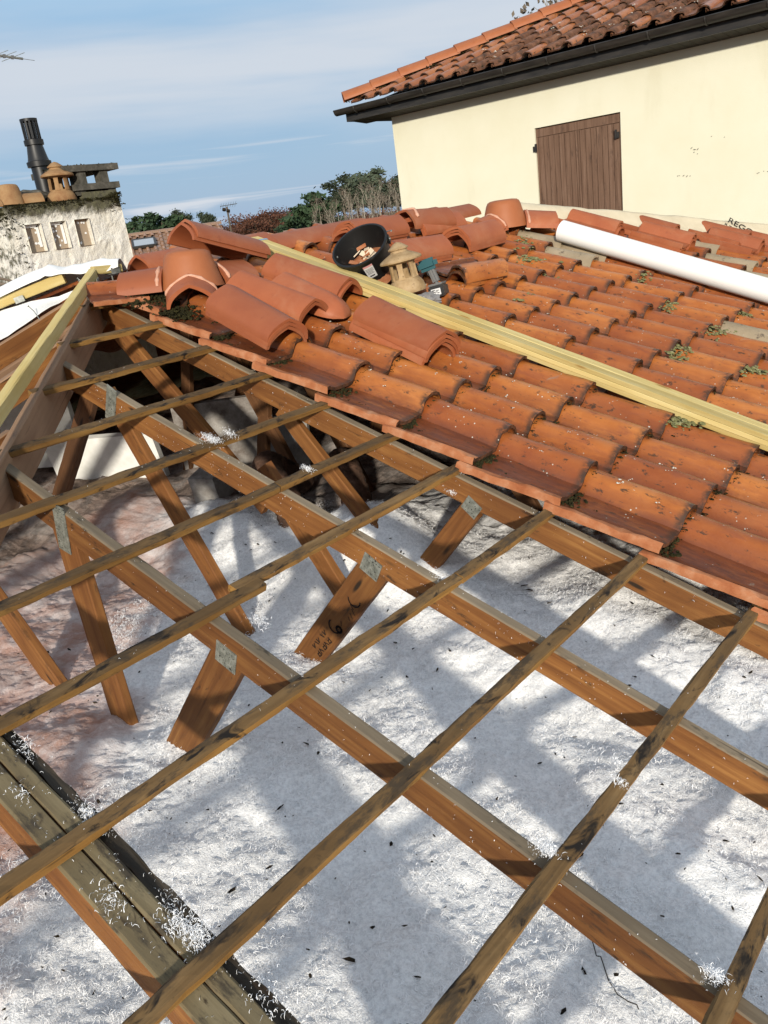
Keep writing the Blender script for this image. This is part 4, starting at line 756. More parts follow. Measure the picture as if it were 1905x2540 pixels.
def lantern(name, mw, label, mat, sc, cat='chimney pot'):
    t_ = thing(name, mw, label, cat); S = Matrix.Scale(sc, 4)
    b = MB(); b.lathe([(.085, .0), (.13, .0), (.135, .02), (.125, .06), (.108, .085), (.096, .095), (.09, .105), (.078, .105), (.078, .09), (.085, 0)], 40); autosmooth(b.mk('base', mat, mw @ S, t_), 40)
    for k in range(6):                                       # posts between the openings
        a = k * math.pi / 3 + .30; vs = []
        for z, hw in ((.098, .27), (.115, .22), (.16, .20), (.20, .22), (.215, .27)):
            for rr in (.098, .080):
                for q in range(4): an = a - hw + 2 * hw * q / 3; vs.append((rr * (1.0 - .04 * (z - .1) / .1) * math.cos(an), rr * (1.0 - .04 * (z - .1) / .1) * math.sin(an), z))
        fs = []
        for i in range(4):
            for q in range(3): p0 = i * 8 + q; fs += [(p0, p0 + 1, p0 + 9, p0 + 8), (p0 + 4, p0 + 12, p0 + 13, p0 + 5)]
            p0 = i * 8; fs += [(p0, p0 + 8, p0 + 12, p0 + 4), (p0 + 3, p0 + 7, p0 + 15, p0 + 11)]
        autosmooth(mk('post', vs, fs, mat, mw @ S, t_), 50)
    b = MB(); b.lathe([(.06, .21), (.098, .21), (.104, .216), (.15, .222), (.153, .232), (.146, .243), (.10, .268), (.064, .285), (.058, .30), (.072, .303), (.074, .312), (.03, .345), (.0, .356)], 40); autosmooth(b.mk('cap', mat, mw @ S, t_), 35)
    return t_
pup = (-down * .93 - right * .25 + (-fwd) * .32).normalized()
lantern('chimney_pot', framez(UV(.93, 1.215, .115) - right * .058, pup, right), 'buff clay lantern chimney pot leaning against the yellow boards', M_buff, .74)
# cordless drill
dup_ = (-down * .93 - right * .25 - fwd * .25).normalized(); dm = framez(UV(1.01, 1.375, .09) - right * .043, dup_, right * .9 - fwd * .3)
dr = thing('cordless_drill', dm, 'teal and black cordless drill standing on its battery behind the pot', 'drill')
def rbox(name, c, d, mat, rot=None, bev=.008, parent=dr, mw=dm):
    bmh = bmesh.new(); bmesh.ops.create_cube(bmh, size=1.0); bmesh.ops.scale(bmh, vec=d, verts=bmh.verts); bmesh.ops.bevel(bmh, geom=bmh.edges[:], offset=bev, segments=2, affect='EDGES')
    me = bpy.data.meshes.new(name); bmh.to_mesh(me); bmh.free(); me.materials.append(mat)
    mm = Matrix.Translation(c); mm = mm @ rot if rot is not None else mm
    return inst(name, me, mw @ mm, parent)
bt_ = rbox('battery', (0, 0, .033), (.085, .12, .062), M_black); rbox('battery_collar', (0, 0, .069), (.080, .105, .010), M_greyp, bev=.003)
b = MB(); b.box((0, -.0607, .03), (.052, .0012, .034)); stk = b.mk('sticker', M_stick, dm, bt_)
for k, (x, z, w_) in enumerate(((-.012, .040, .02), (.01, .037, .016), (-.006, .030, .028), (.012, .024, .012), (-.012, .022, .016))): b = MB(); b.box((x, -.0615, z), (w_, .0008, .0035)); b.mk('printed_line', M_ink, dm, stk)
rbox('handle', (-.008, .005, .115), (.036, .05, .09), M_greyp, Matrix.Rotation(-.2, 4, 'Y'), .012)
rbox('body', (-.03, .0, .178), (.115, .058, .062), M_teal, Matrix.Rotation(-.1, 4, 'Y'), .018)
b = MB(); b.tube([(-.08, 0, .176), (-.105, 0, .174), (-.145, 0, .170)], [.027, .024, .012], 14); autosmooth(b.mk('chuck', M_black, dm, dr), 40)
rbox('trigger', (-.034, 0, .137), (.014, .016, .03), M_black, None, .004)
# crumpled grey plastic at the foot of the pot
bmh = bmesh.new(); bmesh.ops.create_icosphere(bmh, subdivisions=4, radius=1)
for v_ in bmh.verts:
    k = 1 + .55 * mnoise.noise(v_.co * 2.1) + .35 * abs(mnoise.noise(v_.co * 5 + Vector((3, 1, 0)))); v_.co = Vector((v_.co.x * .085, v_.co.y * .05, v_.co.z * .028)) * k
me = bpy.data.meshes.new('plastic_bag'); bmh.to_mesh(me); bmh.free(); me.materials.append(M_bag); tag(inst('plastic_bag', me, frame(UV(1.0, 1.19, .10), DV, DH)), 'crumpled grey plastic at the foot of the pot', 'plastic')

# ------------------------------------------------------------------ chimney and what stands on it
CX, CY0, CY1, CZ0, CZ1 = -1.908, .515, 1.405, -.62, .59
ch = thing('chimney', Vector((CX - .3, .95, CZ0)), 'broad white rendered chimney with mossy top and three filled recesses', 'chimney')
bmh = bmesh.new(); yy = lambda y, z: .96 + (y - .96) * (1 - .05 * (z - .1)); HOLES = [(.615, .735), (.80, .92), (.985, 1.105)]; HZ0, HZ1 = .285, .465
ycut = sorted({CY0, CY1, *[q for h_ in HOLES for q in h_]}); ysub = []
for a, c in zip(ycut[:-1], ycut[1:]): k = max(1, int((c - a) / .03)); ysub += [a + (c - a) * i / k for i in range(k)]
ysub.append(CY1); zsub = list(np.linspace(CZ0, HZ0, 22)[:-1]) + list(np.linspace(HZ0, HZ1, 8)[:-1]) + list(np.linspace(HZ1, CZ1, 6))
def rn(x, y, z): return .010 * mnoise.noise((y * 9, z * 9, x)) + .006 * mnoise.noise((y * 30, z * 30, x))
vs = []; fs = []; ny_ = len(ysub); nz_ = len(zsub)
for z in zsub:
    for y in ysub: edge_ = any(abs(y - q) < 1e-6 for h_ in HOLES for q in h_) ; vs.append((CX + rn(1, y, z), yy(y, z), z))
for iz in range(nz_ - 1):
    for iy in range(ny_ - 1):
        cy, cz = (ysub[iy] + ysub[iy + 1]) / 2, (zsub[iz] + zsub[iz + 1]) / 2
        if HZ0 < cz < HZ1 and any(h_[0] < cy < h_[1] for h_ in HOLES): continue
        a = iz * ny_ + iy; fs.append((a, a + 1, a + ny_ + 1, a + ny_))
k = len(vs); nb = 14                                                     # near flank (faces -Y), then back
for z in zsub:
    for i in range(nb + 1): x = CX - .62 * i / nb; vs.append((x + (rn(1, CY0, z) if i == 0 else 0), yy(CY0, z) + (rn(2, x, z) if i else 0), z))
fs += [(k + iz * (nb + 1) + i, k + (iz + 1) * (nb + 1) + i, k + (iz + 1) * (nb + 1) + i + 1, k + iz * (nb + 1) + i + 1) for iz in range(nz_ - 1) for i in range(nb)]
k = len(vs); vs += [(CX, yy(CY1, CZ0), CZ0), (CX - .62, yy(CY1, CZ0), CZ0), (CX - .62, yy(CY1, CZ1), CZ1), (CX, yy(CY1, CZ1), CZ1), (CX - .62, yy(CY0, CZ0), CZ0), (CX - .62, yy(CY0, CZ1), CZ1), (CX, yy(CY0, CZ1), CZ1)]
fs += [(k, k + 1, k + 2, k + 3), (k + 1, k + 4, k + 5, k + 2), (k + 3, k + 2, k + 5, k + 6)]
mk('shaft', vs, fs, M_lime, None, ch)
for q, h_ in enumerate(HOLES):
    b = MB(); y0, y1 = h_; D_ = .035
    b.add([(CX - D_, y0 - .01, HZ0 - .01), (CX - D_, y1 + .01, HZ0 - .01), (CX - D_, y1 + .01, HZ1 + .01), (CX - D_, y0 - .01, HZ1 + .01)], [(0, 1, 2, 3)]); pt_ = b.mk('filled_recess', M_patch, None, ch)
    b = MB()
    for (ya, za, yb, zb) in ((y0, HZ0, y1, HZ0), (y1, HZ0, y1, HZ1), (y1, HZ1, y0, HZ1), (y0, HZ1, y0, HZ0)): b.add([(CX + .012, ya, za), (CX + .012, yb, zb), (CX - D_ - .002, yb, zb), (CX - D_ - .002, ya, za)], [(0, 1, 2, 3)])
    b.mk('reveal', M_lime, None, pt_)
    r = random.Random(q); b = MB()
    for w_ in range((5, 12, 5)[q]): c_ = Vector((CX - D_ + .002, r.uniform(y0 + .02, y1 - .02), r.uniform(HZ0 + .02, HZ1 - .02))); an = [c_ + Vector((.002, math.cos(t2) * r.uniform(.005, .012), math.sin(t2) * r.uniform(.005, .012))) for t2 in np.linspace(0, 5.2, 6)]; b.add(an, [tuple(range(6))])
    if q < 2:
        for y_, z0, z1 in ((y1 - .016, HZ0 + .03, HZ1 - .01), (y0 + .012, HZ0 + .09, HZ1)): b.box((CX - D_ + .004, y_, (z0 + z1) / 2), (.008, .016, z1 - z0))
        b.box((CX - D_ + .004, (y0 + y1) / 2, HZ1 - .012), (.008, y1 - y0 - .02, .018))
    tag(b.mk('mortar_smear', M_memb, None, pt_), kind='stuff')
r = random.Random(8); sp = []
for q in range(420):
    y = r.uniform(CY0 - .01, CY1); dz = abs(r.gauss(0, .04)) * (1.0 if y < 1.1 else .5) * (.5 + 1.2 * abs(mnoise.noise((y * 9, 2, 1)))) ; sp.append((Vector((CX + .003, yy(y, .5), CZ1 + .008 - dz * .8)), r.uniform(.003, .008)))
for q in range(24): sp.append((Vector((CX + .004, CY0 + .02 + abs(r.gauss(0, .05)), CZ1 - abs(r.gauss(0, .2)))), r.uniform(.004, .011)))
for q in range(160): x = CX - r.uniform(0, .6); sp.append((Vector((x, yy(CY0, .5) - .003, CZ1 - abs(r.gauss(0, .07)))), r.uniform(.006, .014)))
for q in range(90): sp.append((Vector((CX + .002, CY1 - r.uniform(0, .10), CZ1 + .03 - abs(r.gauss(0, .05)))), r.uniform(.006, .013)))
for q in range(4): sp.append((Vector((CX + .004, CY0 + .10 + r.gauss(0, .03), CZ0 + .78 - abs(r.gauss(0, .09)))), r.uniform(.005, .01)))
vs, fs = clumps(sp, M_moss, 6, .7, 5); tag(mk('moss', vs, fs, M_moss, None, ch), kind='stuff')
# lintel ledge, slabs on blocks
b = MB(); b.box((CX - .29, 1.26, CZ1 + .025), (.54, .27, .05)); b.mk('ledge', M_lime, None, ch)
for z, w_, y in ((.675, .36, 1.26), (.80, .44, 1.24)):
    b = MB(); b.box((CX - .25, y, z), (.46, w_, .042)); s_ = b.mk('slab', M_stone, None, ch)
    sp = [(Vector((CX - .25 + random.uniform(-.23, .23), y + random.uniform(-w_ / 2, w_ / 2), z + .022)), random.uniform(.006, .013)) for q in range(120)] if z > .7 else []
    if sp: vs, fs = clumps(sp, M_moss, 9, .6, 4); tag(mk('moss', vs, fs, M_moss, None, s_), kind='stuff')
for z, h_, ysx in ((.645, .03, (1.13, 1.38)), (.737, .085, (1.16, 1.34))):
    for y in ysx:
        for x in (CX - .08, CX - .42): b = MB(); b.box((x, y, z), (.08, .065, h_ + .016)); b.mk('block', M_stone, None, ch)
lantern('clay_pot', frame(Vector((CX - .10, 1.0, CZ1 + .005)), (1, 0, 0), (0, 0.03, 1)), 'orange buff lantern pot standing on the white chimney', M_buff2, .74)
hub(Vector((CX - .12, .63, CZ1 + .01)), (0, .05, 1), ((.3, 1, 0), (-.2, -1, -.05), (-1, 0, 0)), 'old buff cone tile lying on the chimney top', M_buff2, .66)
fl_ = thing('flue_pipe', Vector((CX - .38, .86, CZ1)), 'tall black gas flue terminal on the chimney', 'flue pipe')
fm_ = Matrix.Translation((CX - .34, 1.03, CZ1 - .02)) @ Matrix.Scale(.95, 4)
b = MB(); b.lathe([(0, 0), (.075, 0), (.075, .09), (.066, .10), (.066, .30), (.0, .30)], 28); autosmooth(b.mk('shaft', M_black, fm_, fl_), 40)
b = MB(); b.lathe([(.0, .30), (.088, .30), (.09, .335), (.078, .34), (.072, .36), (.057, .45), (.0, .45)], 28); autosmooth(b.mk('cone', M_black, fm_, fl_), 40)
b = MB(); b.lathe([(.0, .45), (.07, .45), (.071, .485), (.06, .49), (.0, .49)], 28); autosmooth(b.mk('collar', M_black, fm_, fl_), 40)
b = MB(); b.lathe([(.0, .49), (.032, .49), (.032, .60), (0, .60)], 18); b.mk('inner_tube', M_black, fm_, fl_)
for k in range(14): a = 2 * math.pi * k / 14; b = MB(); b.box((.058 * math.cos(a), .058 * math.sin(a), .555), (.006, .013, .13), 0, Matrix.Rotation(a, 3, 'Z')); b.mk('bar', M_black, fm_, fl_)
b = MB(); b.lathe([(.05, .612), (.062, .612), (.063, .63), (.0, .634)], 28); autosmooth(b.mk('ring', M_black, fm_, fl_), 40)
stonep = thing('stone_block', Vector((CX - .3, .78, CZ1)), 'rough grey concrete lump at the foot of the black flue', 'block'); 
bmh = bmesh.new(); bmesh.ops.create_icosphere(bmh, subdivisions=3, radius=1)
for v_ in bmh.verts: v_.co = Vector((v_.co.x * .12, v_.co.y * .14, v_.co.z * .07)) * (1 + .3 * mnoise.noise(v_.co * 2.3))
me = bpy.data.meshes.new('lump'); bmh.to_mesh(me); bmh.free(); me.materials.append(M_stone); inst('lump', me, Matrix.Translation((CX - .27, .86, CZ1 + .04)), stonep)
for k, pts in enumerate((((CX + .02, .30, .12), (CX + .03, .40, .11), (CX + .03, .47, .03), (CX + .03, .49, -.2)), ((CX + .02, .30, .17), (CX + .03, .44, .12), (CX + .03, .55, .02), (CX + .03, .58, -.2)))):
    b = MB(); P_ = [Vector(p) for p in pts]; sm = []
    for i in range(len(P_) - 1): sm += [P_[i].lerp(P_[i + 1], s / 6) for s in range(6)]
    sm = [sum((sm[max(0, min(len(sm) - 1, i + q))] for q in range(-3, 4)), Vector()) / 7 for i in range(len(sm))]
    b.tube(sm, .011 - .002 * k, 8); tag(autosmooth(b.mk('cable', M_cable), 60), ('thick grey cable curving down the chimney corner', 'thin grey cable beside the thick one at the chimney')[k], 'cable')

# ------------------------------------------------------------------ tall cream house beside the low roof
HX, HY, HSOF = -3.62, 6.8, 1.335
HS = R_(19.0); hc, hsn = math.cos(HS), math.sin(HS)
house = thing('cream_house', Vector((1.5, HY, -4.2)), 'tall cream rendered house with closed brown shutters', 'house')
SHX0, SHX1, SHZ0, SHZ1 = -1.55, -.505, -.55, .895
b = MB()                                             # wall with the window opening cut out, and the side walls
def quad(p, q, r_, s): b.add([p, q, r_, s], [(0, 1, 2, 3)])
Z0, Z1, XE = -4.2, 1.40, 8.4
for (xa, xb, za, zb) in ((HX, SHX0, Z0, Z1), (SHX1, XE, Z0, Z1), (SHX0, SHX1, Z0, SHZ0), (SHX0, SHX1, SHZ1, Z1)): quad((xa, HY, za), (xb, HY, za), (xb, HY, zb), (xa, HY, zb))
for (p, q) in (((SHX0, SHZ0), (SHX0, SHZ1)), ((SHX0, SHZ1), (SHX1, SHZ1)), ((SHX1, SHZ1), (SHX1, SHZ0)), ((SHX1, SHZ0), (SHX0, SHZ0))): quad((p[0], HY, p[1]), (q[0], HY, q[1]), (q[0], HY + .2, q[1]), (p[0], HY + .2, p[1]))
quad((HX, HY, Z0), (HX, HY, Z1), (HX, 13.5, Z1), (HX, 13.5, Z0)); quad((XE, HY, Z0), (XE, 13.5, Z0), (XE, 13.5, Z1), (XE, HY, Z1)); quad((HX, 13.5, Z0), (HX, 13.5, Z1), (XE, 13.5, Z1), (XE, 13.5, Z0))
b.mk('wall', M_wall, None, house)
wid = (SHX1 - SHX0 - .01) / 2
for leaf in range(2):
    x0 = SHX0 + .003 + leaf * (wid + .005); yS = HY + .018
    b = MB(); b.box((x0 + wid / 2, yS + .022, (SHZ0 + SHZ1) / 2), (wid, .014, SHZ1 - SHZ0 - .006)); sh_ = b.mk('shutter', M_shut, None, house)
    for k in range(7):
        b = MB(); pw = (wid - .05) / 7; b.box((0, 0, 0), (pw - .007, .012, SHZ1 - SHZ0 - .12)); b.mk('plank', M_shut, Matrix.Translation((x0 + .025 + pw * (k + .5), yS + .009 + random.uniform(-.001, .001), (SHZ0 + SHZ1) / 2 - .045)), sh_)
    b = MB(); b.box((x0 + wid / 2, yS + .010, SHZ1 - .055), (wid, .016, .085)); b.mk('top_rail', M_shut, None, sh_)
    for xx in (x0 + .011, x0 + wid - .011): b = MB(); b.box((xx, yS + .011, (SHZ0 + SHZ1) / 2 - .05), (.021, .016, SHZ1 - SHZ0 - .1)); b.mk('stile', M_shut, None, sh_)
    hx_ = x0 - .012 if leaf == 0 else x0 + wid - .03
    b = MB(); b.box((hx_, HY - .004, SHZ1 - .22), (.035, .02, .06)); b.box((hx_ + (.02 if leaf == 0 else -.02), HY - .010, SHZ1 - .21), (.02, .014, .09)); b.mk('hinge', M_gutter, None, sh_)
r = random.Random(4)
for (x, z, k, s) in ((.28, .40, 6, .012), (.16, .18, 5, .012), (.95, .1, 4, .012), (1.35, -.05, 5, .008), (.55, .48, 2, .008), (1.0, 1.05, 1, .008)):
    b = MB()
    for q in range(k): c_ = Vector((x + r.gauss(0, .045), HY - .0035, z + r.gauss(0, .022))); a = r.uniform(-.2, .9); l_, w_ = s * r.uniform(.4, 1.6), s * .35; d = Vector((math.cos(a), 0, math.sin(a))); n_ = Vector((-d.z, 0, d.x)); b.add([c_ - d * l_, c_ + n_ * w_, c_ + d * l_, c_ - n_ * w_], [(0, 1, 2, 3)])
    tag(b.mk('scuff_mark', M_stone, None, house), kind='stuff')
OV = .33                                              # eaves overhang
EY, EX = HY - OV, HX - OV - .15
b = MB(); b.box(((EX + XE) / 2, EY + .012, 1.44), (XE - EX, .024, .13)); b.box((EX + .012, (EY + 13.6) / 2 + .014, 1.44), (.024, 13.6 - EY - .028, .13)); b.mk('fascia', M_gutter, None, house)
nb_ = int((4.0 - EX) / .105)
for k in range(nb_):                                   # soffit boards run out from the wall
    x = EX + .03 + .105 * (k + .5); b = MB(); b.box((0, 0, 0), (.100, OV + .02, .012)); b.mk('soffit_board', M_soffit, Matrix.Translation((x, HY - OV / 2 + .012, HSOF + .034)) @ Matrix.Rotation(-.10, 4, 'X'), house)
b = MB(); b.box(((EX + HX) / 2, 10.2, HSOF + .05), (OV + .08, 6.7, .012)); b.mk('side_soffit', M_soffit, None, house)
# gutter
b = MB(); gp = []; NG = 12
for i in range(NG + 1): a = math.pi + math.pi * i / NG; gp.append((.058 * math.cos(a), .058 * math.sin(a)))
gp[0] = (-.066, .006); gp = [(-.060, .010)] + gp + [(.058, .02)]
for x in (EX - .10, XE): b.v += [(x, EY - .064 + y, 1.515 + z) for y, z in gp] + [(x, EY - .064 + y * .93, 1.519 + z * .93) for y, z in gp]
k = len(gp); k2 = 2 * k
for i in range(k - 1): b.f += [(i, i + 1, k2 + i + 1, k2 + i), (k + i, k2 + k + i, k2 + k + i + 1, k + i + 1)]; b.m += [0, 0]
b.f += [(0, k2, k2 + k, k), (k - 1, 2 * k - 1, k2 + 2 * k - 1, k2 + k - 1), tuple(range(k))]; b.m += [0] * 3
autosmooth(b.mk('gutter', M_gutter, None, house), 50)
x = EX + .25
while x < 4:
    b = MB(); b.tube([(x, EY - .064 + .062 * math.cos(a), 1.515 + .062 * math.sin(a)) for a in np.linspace(math.pi * .98, 2 * math.pi, 12)], .007, 6); b.mk('gutter_bracket', M_gutter, None, house); x += .55
# tiled roof of the house: rows run up in +Y, hip on the left
rfo = mk('roof', [(EX + .25, EY + .2, 1.55), (XE, EY + .2, 1.55), (XE, EY + 3.4, 1.55 + 3.2 * math.tan(HS)), (EX + .25 + 3.2, EY + 3.4, 1.55 + 3.2 * math.tan(HS))], [(0, 1, 2, 3)], M_stone, None, house)
def HUV(u, x, h=0.0): return Vector((x, EY - .035 + u * hc - h * hsn, 1.545 + u * hsn + h * hc))      # u up the slope
HD = Vector((0, -hc, -hsn)); HN = Vector((0, -hsn, hc))
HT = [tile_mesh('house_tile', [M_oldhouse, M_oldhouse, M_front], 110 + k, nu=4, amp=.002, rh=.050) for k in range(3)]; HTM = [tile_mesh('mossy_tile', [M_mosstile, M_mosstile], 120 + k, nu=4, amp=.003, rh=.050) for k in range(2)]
for i in range(10):
    for j in range(26):
        u = .36 * i; x = EX + .15 + .235 * j
        if x < EX + .10 + u * hc + .10: continue
        mossy = random.random() < (.85 if (i <= 2 and 6 < j < 18) else (.5 if i == 3 and 7 < j < 16 else (.15 if j > 6 else .04)))
        m = frame(HUV(u + random.uniform(-.008, .008), x, .03), HD, HN) @ Matrix.Rotation(-.058 + random.uniform(-.01, .01), 4, 'Y') @ Matrix.Rotation(random.uniform(-.014, .014), 4, 'Z')
        inst('tile', (random.choice(HTM) if mossy else random.choice(HT)), m, rfo)
CAP = arch_mesh('hip_cap', M_hipcap, 130, L=.42, w=.26, h=.115, nu=3)
hd = Vector((1, 1, math.tan(HS))).normalized(); hb = Vector((EX + .02, EY - .02, 1.585))
for k in range(11): inst('hip_tile', CAP, frame(hb + hd * (.385 * k) + Vector((0, 0, .028)), hd + Vector((0, 0, -.04)), (0, 0, 1)), rfo)
sp = [(hb + hd * random.uniform(0, 4) + Vector((1, -1, 0)) * random.uniform(.06, .12) + Vector((0, 0, -.0)), random.uniform(.008, .02)) for q in range(160)] + [(HUV(random.uniform(0, 1.2), random.uniform(-2.6, 0.4), .05), random.uniform(.008, .016)) for q in range(120)]
vs, fs = clumps(sp, M_moss, 12, .7, 4); tag(mk('moss', vs, fs, M_moss, None, rfo), kind='stuff')
sp = [(HUV(random.uniform(0, 1.2), random.uniform(-2.8, 0.6), .09), random.uniform(.008, .018)) for q in range(26)]
vs, fs = clumps(sp, M_wlichen, 13, .3, 4); tag(mk('white_lichen', vs, fs, M_wlichen, None, rfo), kind='stuff')

# ------------------------------------------------------------------ neighbour roof with skylight
def at(x, y, d): return CAMC + ray(x, y) * d
PR, PL = at(548, 557, 27.0), at(290, 596, 26.3); PL.z = PR.z; rd = (PR - PL).normalized(); PL = PL - rd * 3
dn = Vector((rd.y, -rd.x, 0)); sdn = (dn * .95 + Vector((0, 0, -.31))).normalized(); nn_ = rd.cross(sdn); nn_ = nn_ if nn_.z > 0 else -nn_
nh = thing('neighbour_house', Vector((PL + PR) / 2 + dn * 2 + Vector((0, 0, -4.2 - PR.z))), 'house with pale old tiled roof and a skylight', 'house')
LR = (PR - PL).length
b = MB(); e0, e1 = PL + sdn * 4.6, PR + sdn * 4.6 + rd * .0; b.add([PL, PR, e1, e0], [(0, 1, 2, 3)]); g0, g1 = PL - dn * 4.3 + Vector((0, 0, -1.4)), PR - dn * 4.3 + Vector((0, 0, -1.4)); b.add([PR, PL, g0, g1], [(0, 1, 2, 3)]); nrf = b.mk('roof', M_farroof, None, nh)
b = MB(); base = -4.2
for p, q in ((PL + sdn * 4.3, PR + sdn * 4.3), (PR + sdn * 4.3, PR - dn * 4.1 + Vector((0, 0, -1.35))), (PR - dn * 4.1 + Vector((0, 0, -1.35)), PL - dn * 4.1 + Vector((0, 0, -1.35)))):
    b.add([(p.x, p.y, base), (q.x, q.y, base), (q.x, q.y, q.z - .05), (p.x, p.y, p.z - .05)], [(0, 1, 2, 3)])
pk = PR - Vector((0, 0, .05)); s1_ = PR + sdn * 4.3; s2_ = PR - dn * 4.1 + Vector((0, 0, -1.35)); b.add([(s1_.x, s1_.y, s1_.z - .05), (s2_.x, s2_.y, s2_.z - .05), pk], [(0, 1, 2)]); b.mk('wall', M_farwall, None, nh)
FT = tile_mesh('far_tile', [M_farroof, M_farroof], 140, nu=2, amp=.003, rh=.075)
for i in range(10):
    for j in range(22):
        if i > 7 and j > 14: continue
        p = PR - rd * (.12 + .235 * j) + sdn * (.40 + .36 * i) + nn_ * .03
        sk = (PR - rd * 2.7) ; dj = .12 + .235 * j; di = .40 + .36 * i
        if 2.15 < dj < 2.95 and .75 < di < 1.75: continue
        inst('tile', FT, frame(p, sdn, nn_) @ Matrix.Rotation(-.05, 4, 'Y') @ Matrix.Rotation(random.uniform(-.03, .03), 4, 'Z'), nrf)
for k in range(16): inst('ridge_tile', arch_mesh('far_ridge', M_farroof, 1, L=.42, nu=1) if k == 0 else FRM, frame(PR - rd * (.40 * k + .40) + Vector((0, 0, .02)), rd, (0, 0, 1)), nrf); FRM = bpy.data.meshes['far_ridge']
sc_ = PR - rd * 2.55 + sdn * 1.02 + nn_ * .09; sm_ = frame(sc_, rd, nn_)
b = MB()
for c, d in (((0, .34, 0), (.72, .07, .07)), ((0, -.34, 0), (.72, .07, .07)), ((.34, 0, 0), (.07, .62, .07)), ((-.34, 0, 0), (.07, .62, .07))): b.box(c, d)
sw = b.mk('skylight', M_gutter, sm_, nh); b = MB(); b.box((0, 0, .012), (.62, .62, .02)); b.mk('pane', M_glass, sm_, sw)
# ------------------------------------------------------------------ aerials
def yagi(root, tip, back, el, n, lens, mat, par):
    b = MB(); b.tube([back, tip], .012, 6); b.mk('boom', mat, None, par)
    for k in range(n): p = back.lerp(tip, (k + .3) / n); b = MB(); b.tube([p - el * lens, p + el * lens], .004, 4); b.mk('element', mat, None, par)
pb, ptp = at(578, 606, 31.0), at(563, 516, 31.0); pb = Vector((ptp.x, ptp.y, -4.2))
am = thing('aerial_mast', pb, 'thin pole with a television aerial behind the neighbour roof', 'aerial'); b = MB(); b.tube([pb, ptp + Vector((0, 0, .05))], .035, 8); b.mk('pole', M_bark, None, am)
tipd = (at(588, 505, 31) - at(545, 512, 31)); yagi(am, at(588, 505, 31), at(546, 512, 31), Vector((.7, -.3, .5)).normalized(), 7, .16, M_stone, am)
for px_, py_ in ((556, 517), (566, 520)): b = MB(); b.tube([at(px_, py_, 31), at(px_, py_ + 6, 31)], .07, 8); b.mk('bracket', M_debris, None, am)
A_t, A_b = at(86, 150, 9.4), at(-230, 105, 8.6); mt = A_b.lerp(A_t, .12)
ta = thing('television_aerial', Vector((mt.x, mt.y, -4.2)), 'grey comb like television aerial high above the chimney', 'aerial')
b = MB(); b.tube([(mt.x, mt.y, -4.2), (mt.x, mt.y, mt.z + .15)], .02, 8); b.mk('mast', M_galv, None, ta)
b = MB(); b.tube([A_b, A_b.lerp(A_t, .9)], .013, 8); b.mk('boom', M_galv, None, ta); b = MB(); b.tube([A_b.lerp(A_t, .9), A_t], .003, 5); b.mk('tip_rod', M_galv, None, ta)
for k in range(10):
    p = A_b.lerp(A_t, .2 + .068 * k); e = (right * .75 - down * .55 + fwd * .35).normalized()
    b = MB(); b.tube([p - e * .13, p + e * .15], .0032, 5); b.mk('element', M_galv, None, ta); b = MB(); b.box(p, (.03, .03, .035)); b.mk('clamp', M_greyp, None, ta)

# ------------------------------------------------------------------ trees
def limbs(b, p, d, L, rad, depth, r, mi=0, spread=.55, pts=None):
    q = p + d * L; mid = p.lerp(q, .5) + Vector((r.gauss(0, L * .05), r.gauss(0, L * .05), 0)); b.tube([p, mid, q], [rad, rad * .8, rad * .6], 5 if depth > 1 else 4, mi, False)
    if pts is not None: pts.append((q, L))
    if depth <= 0: return
    for k in range(r.choice((2, 3, 3))):
        nd = (d + Vector((r.gauss(0, spread), r.gauss(0, spread), r.gauss(.12, spread * .6)))).normalized(); limbs(b, p.lerp(q, r.uniform(.55, 1)), nd, L * r.uniform(.55, .8), rad * .58, depth - 1, r, mi, spread, pts)
def leaves(pts, n, sig, size, r, flat=1.0):
    vs, fs = [], []
    for k in range(n):
        c, L = r.choice(pts); c = c + Vector((r.gauss(0, sig), r.gauss(0, sig), r.gauss(0, sig * flat))); a = Vector((r.gauss(0, 1), r.gauss(0, 1), r.gauss(0, 1))).normalized(); bb = a.orthogonal().normalized(); s = size * r.uniform(.5, 1.4); i = len(vs)
        vs += [c - a * s, c + bb * s * .55, c + a * s, c - bb * s * .55]; fs.append((i, i + 1, i + 2, i + 3))
    return vs, fs
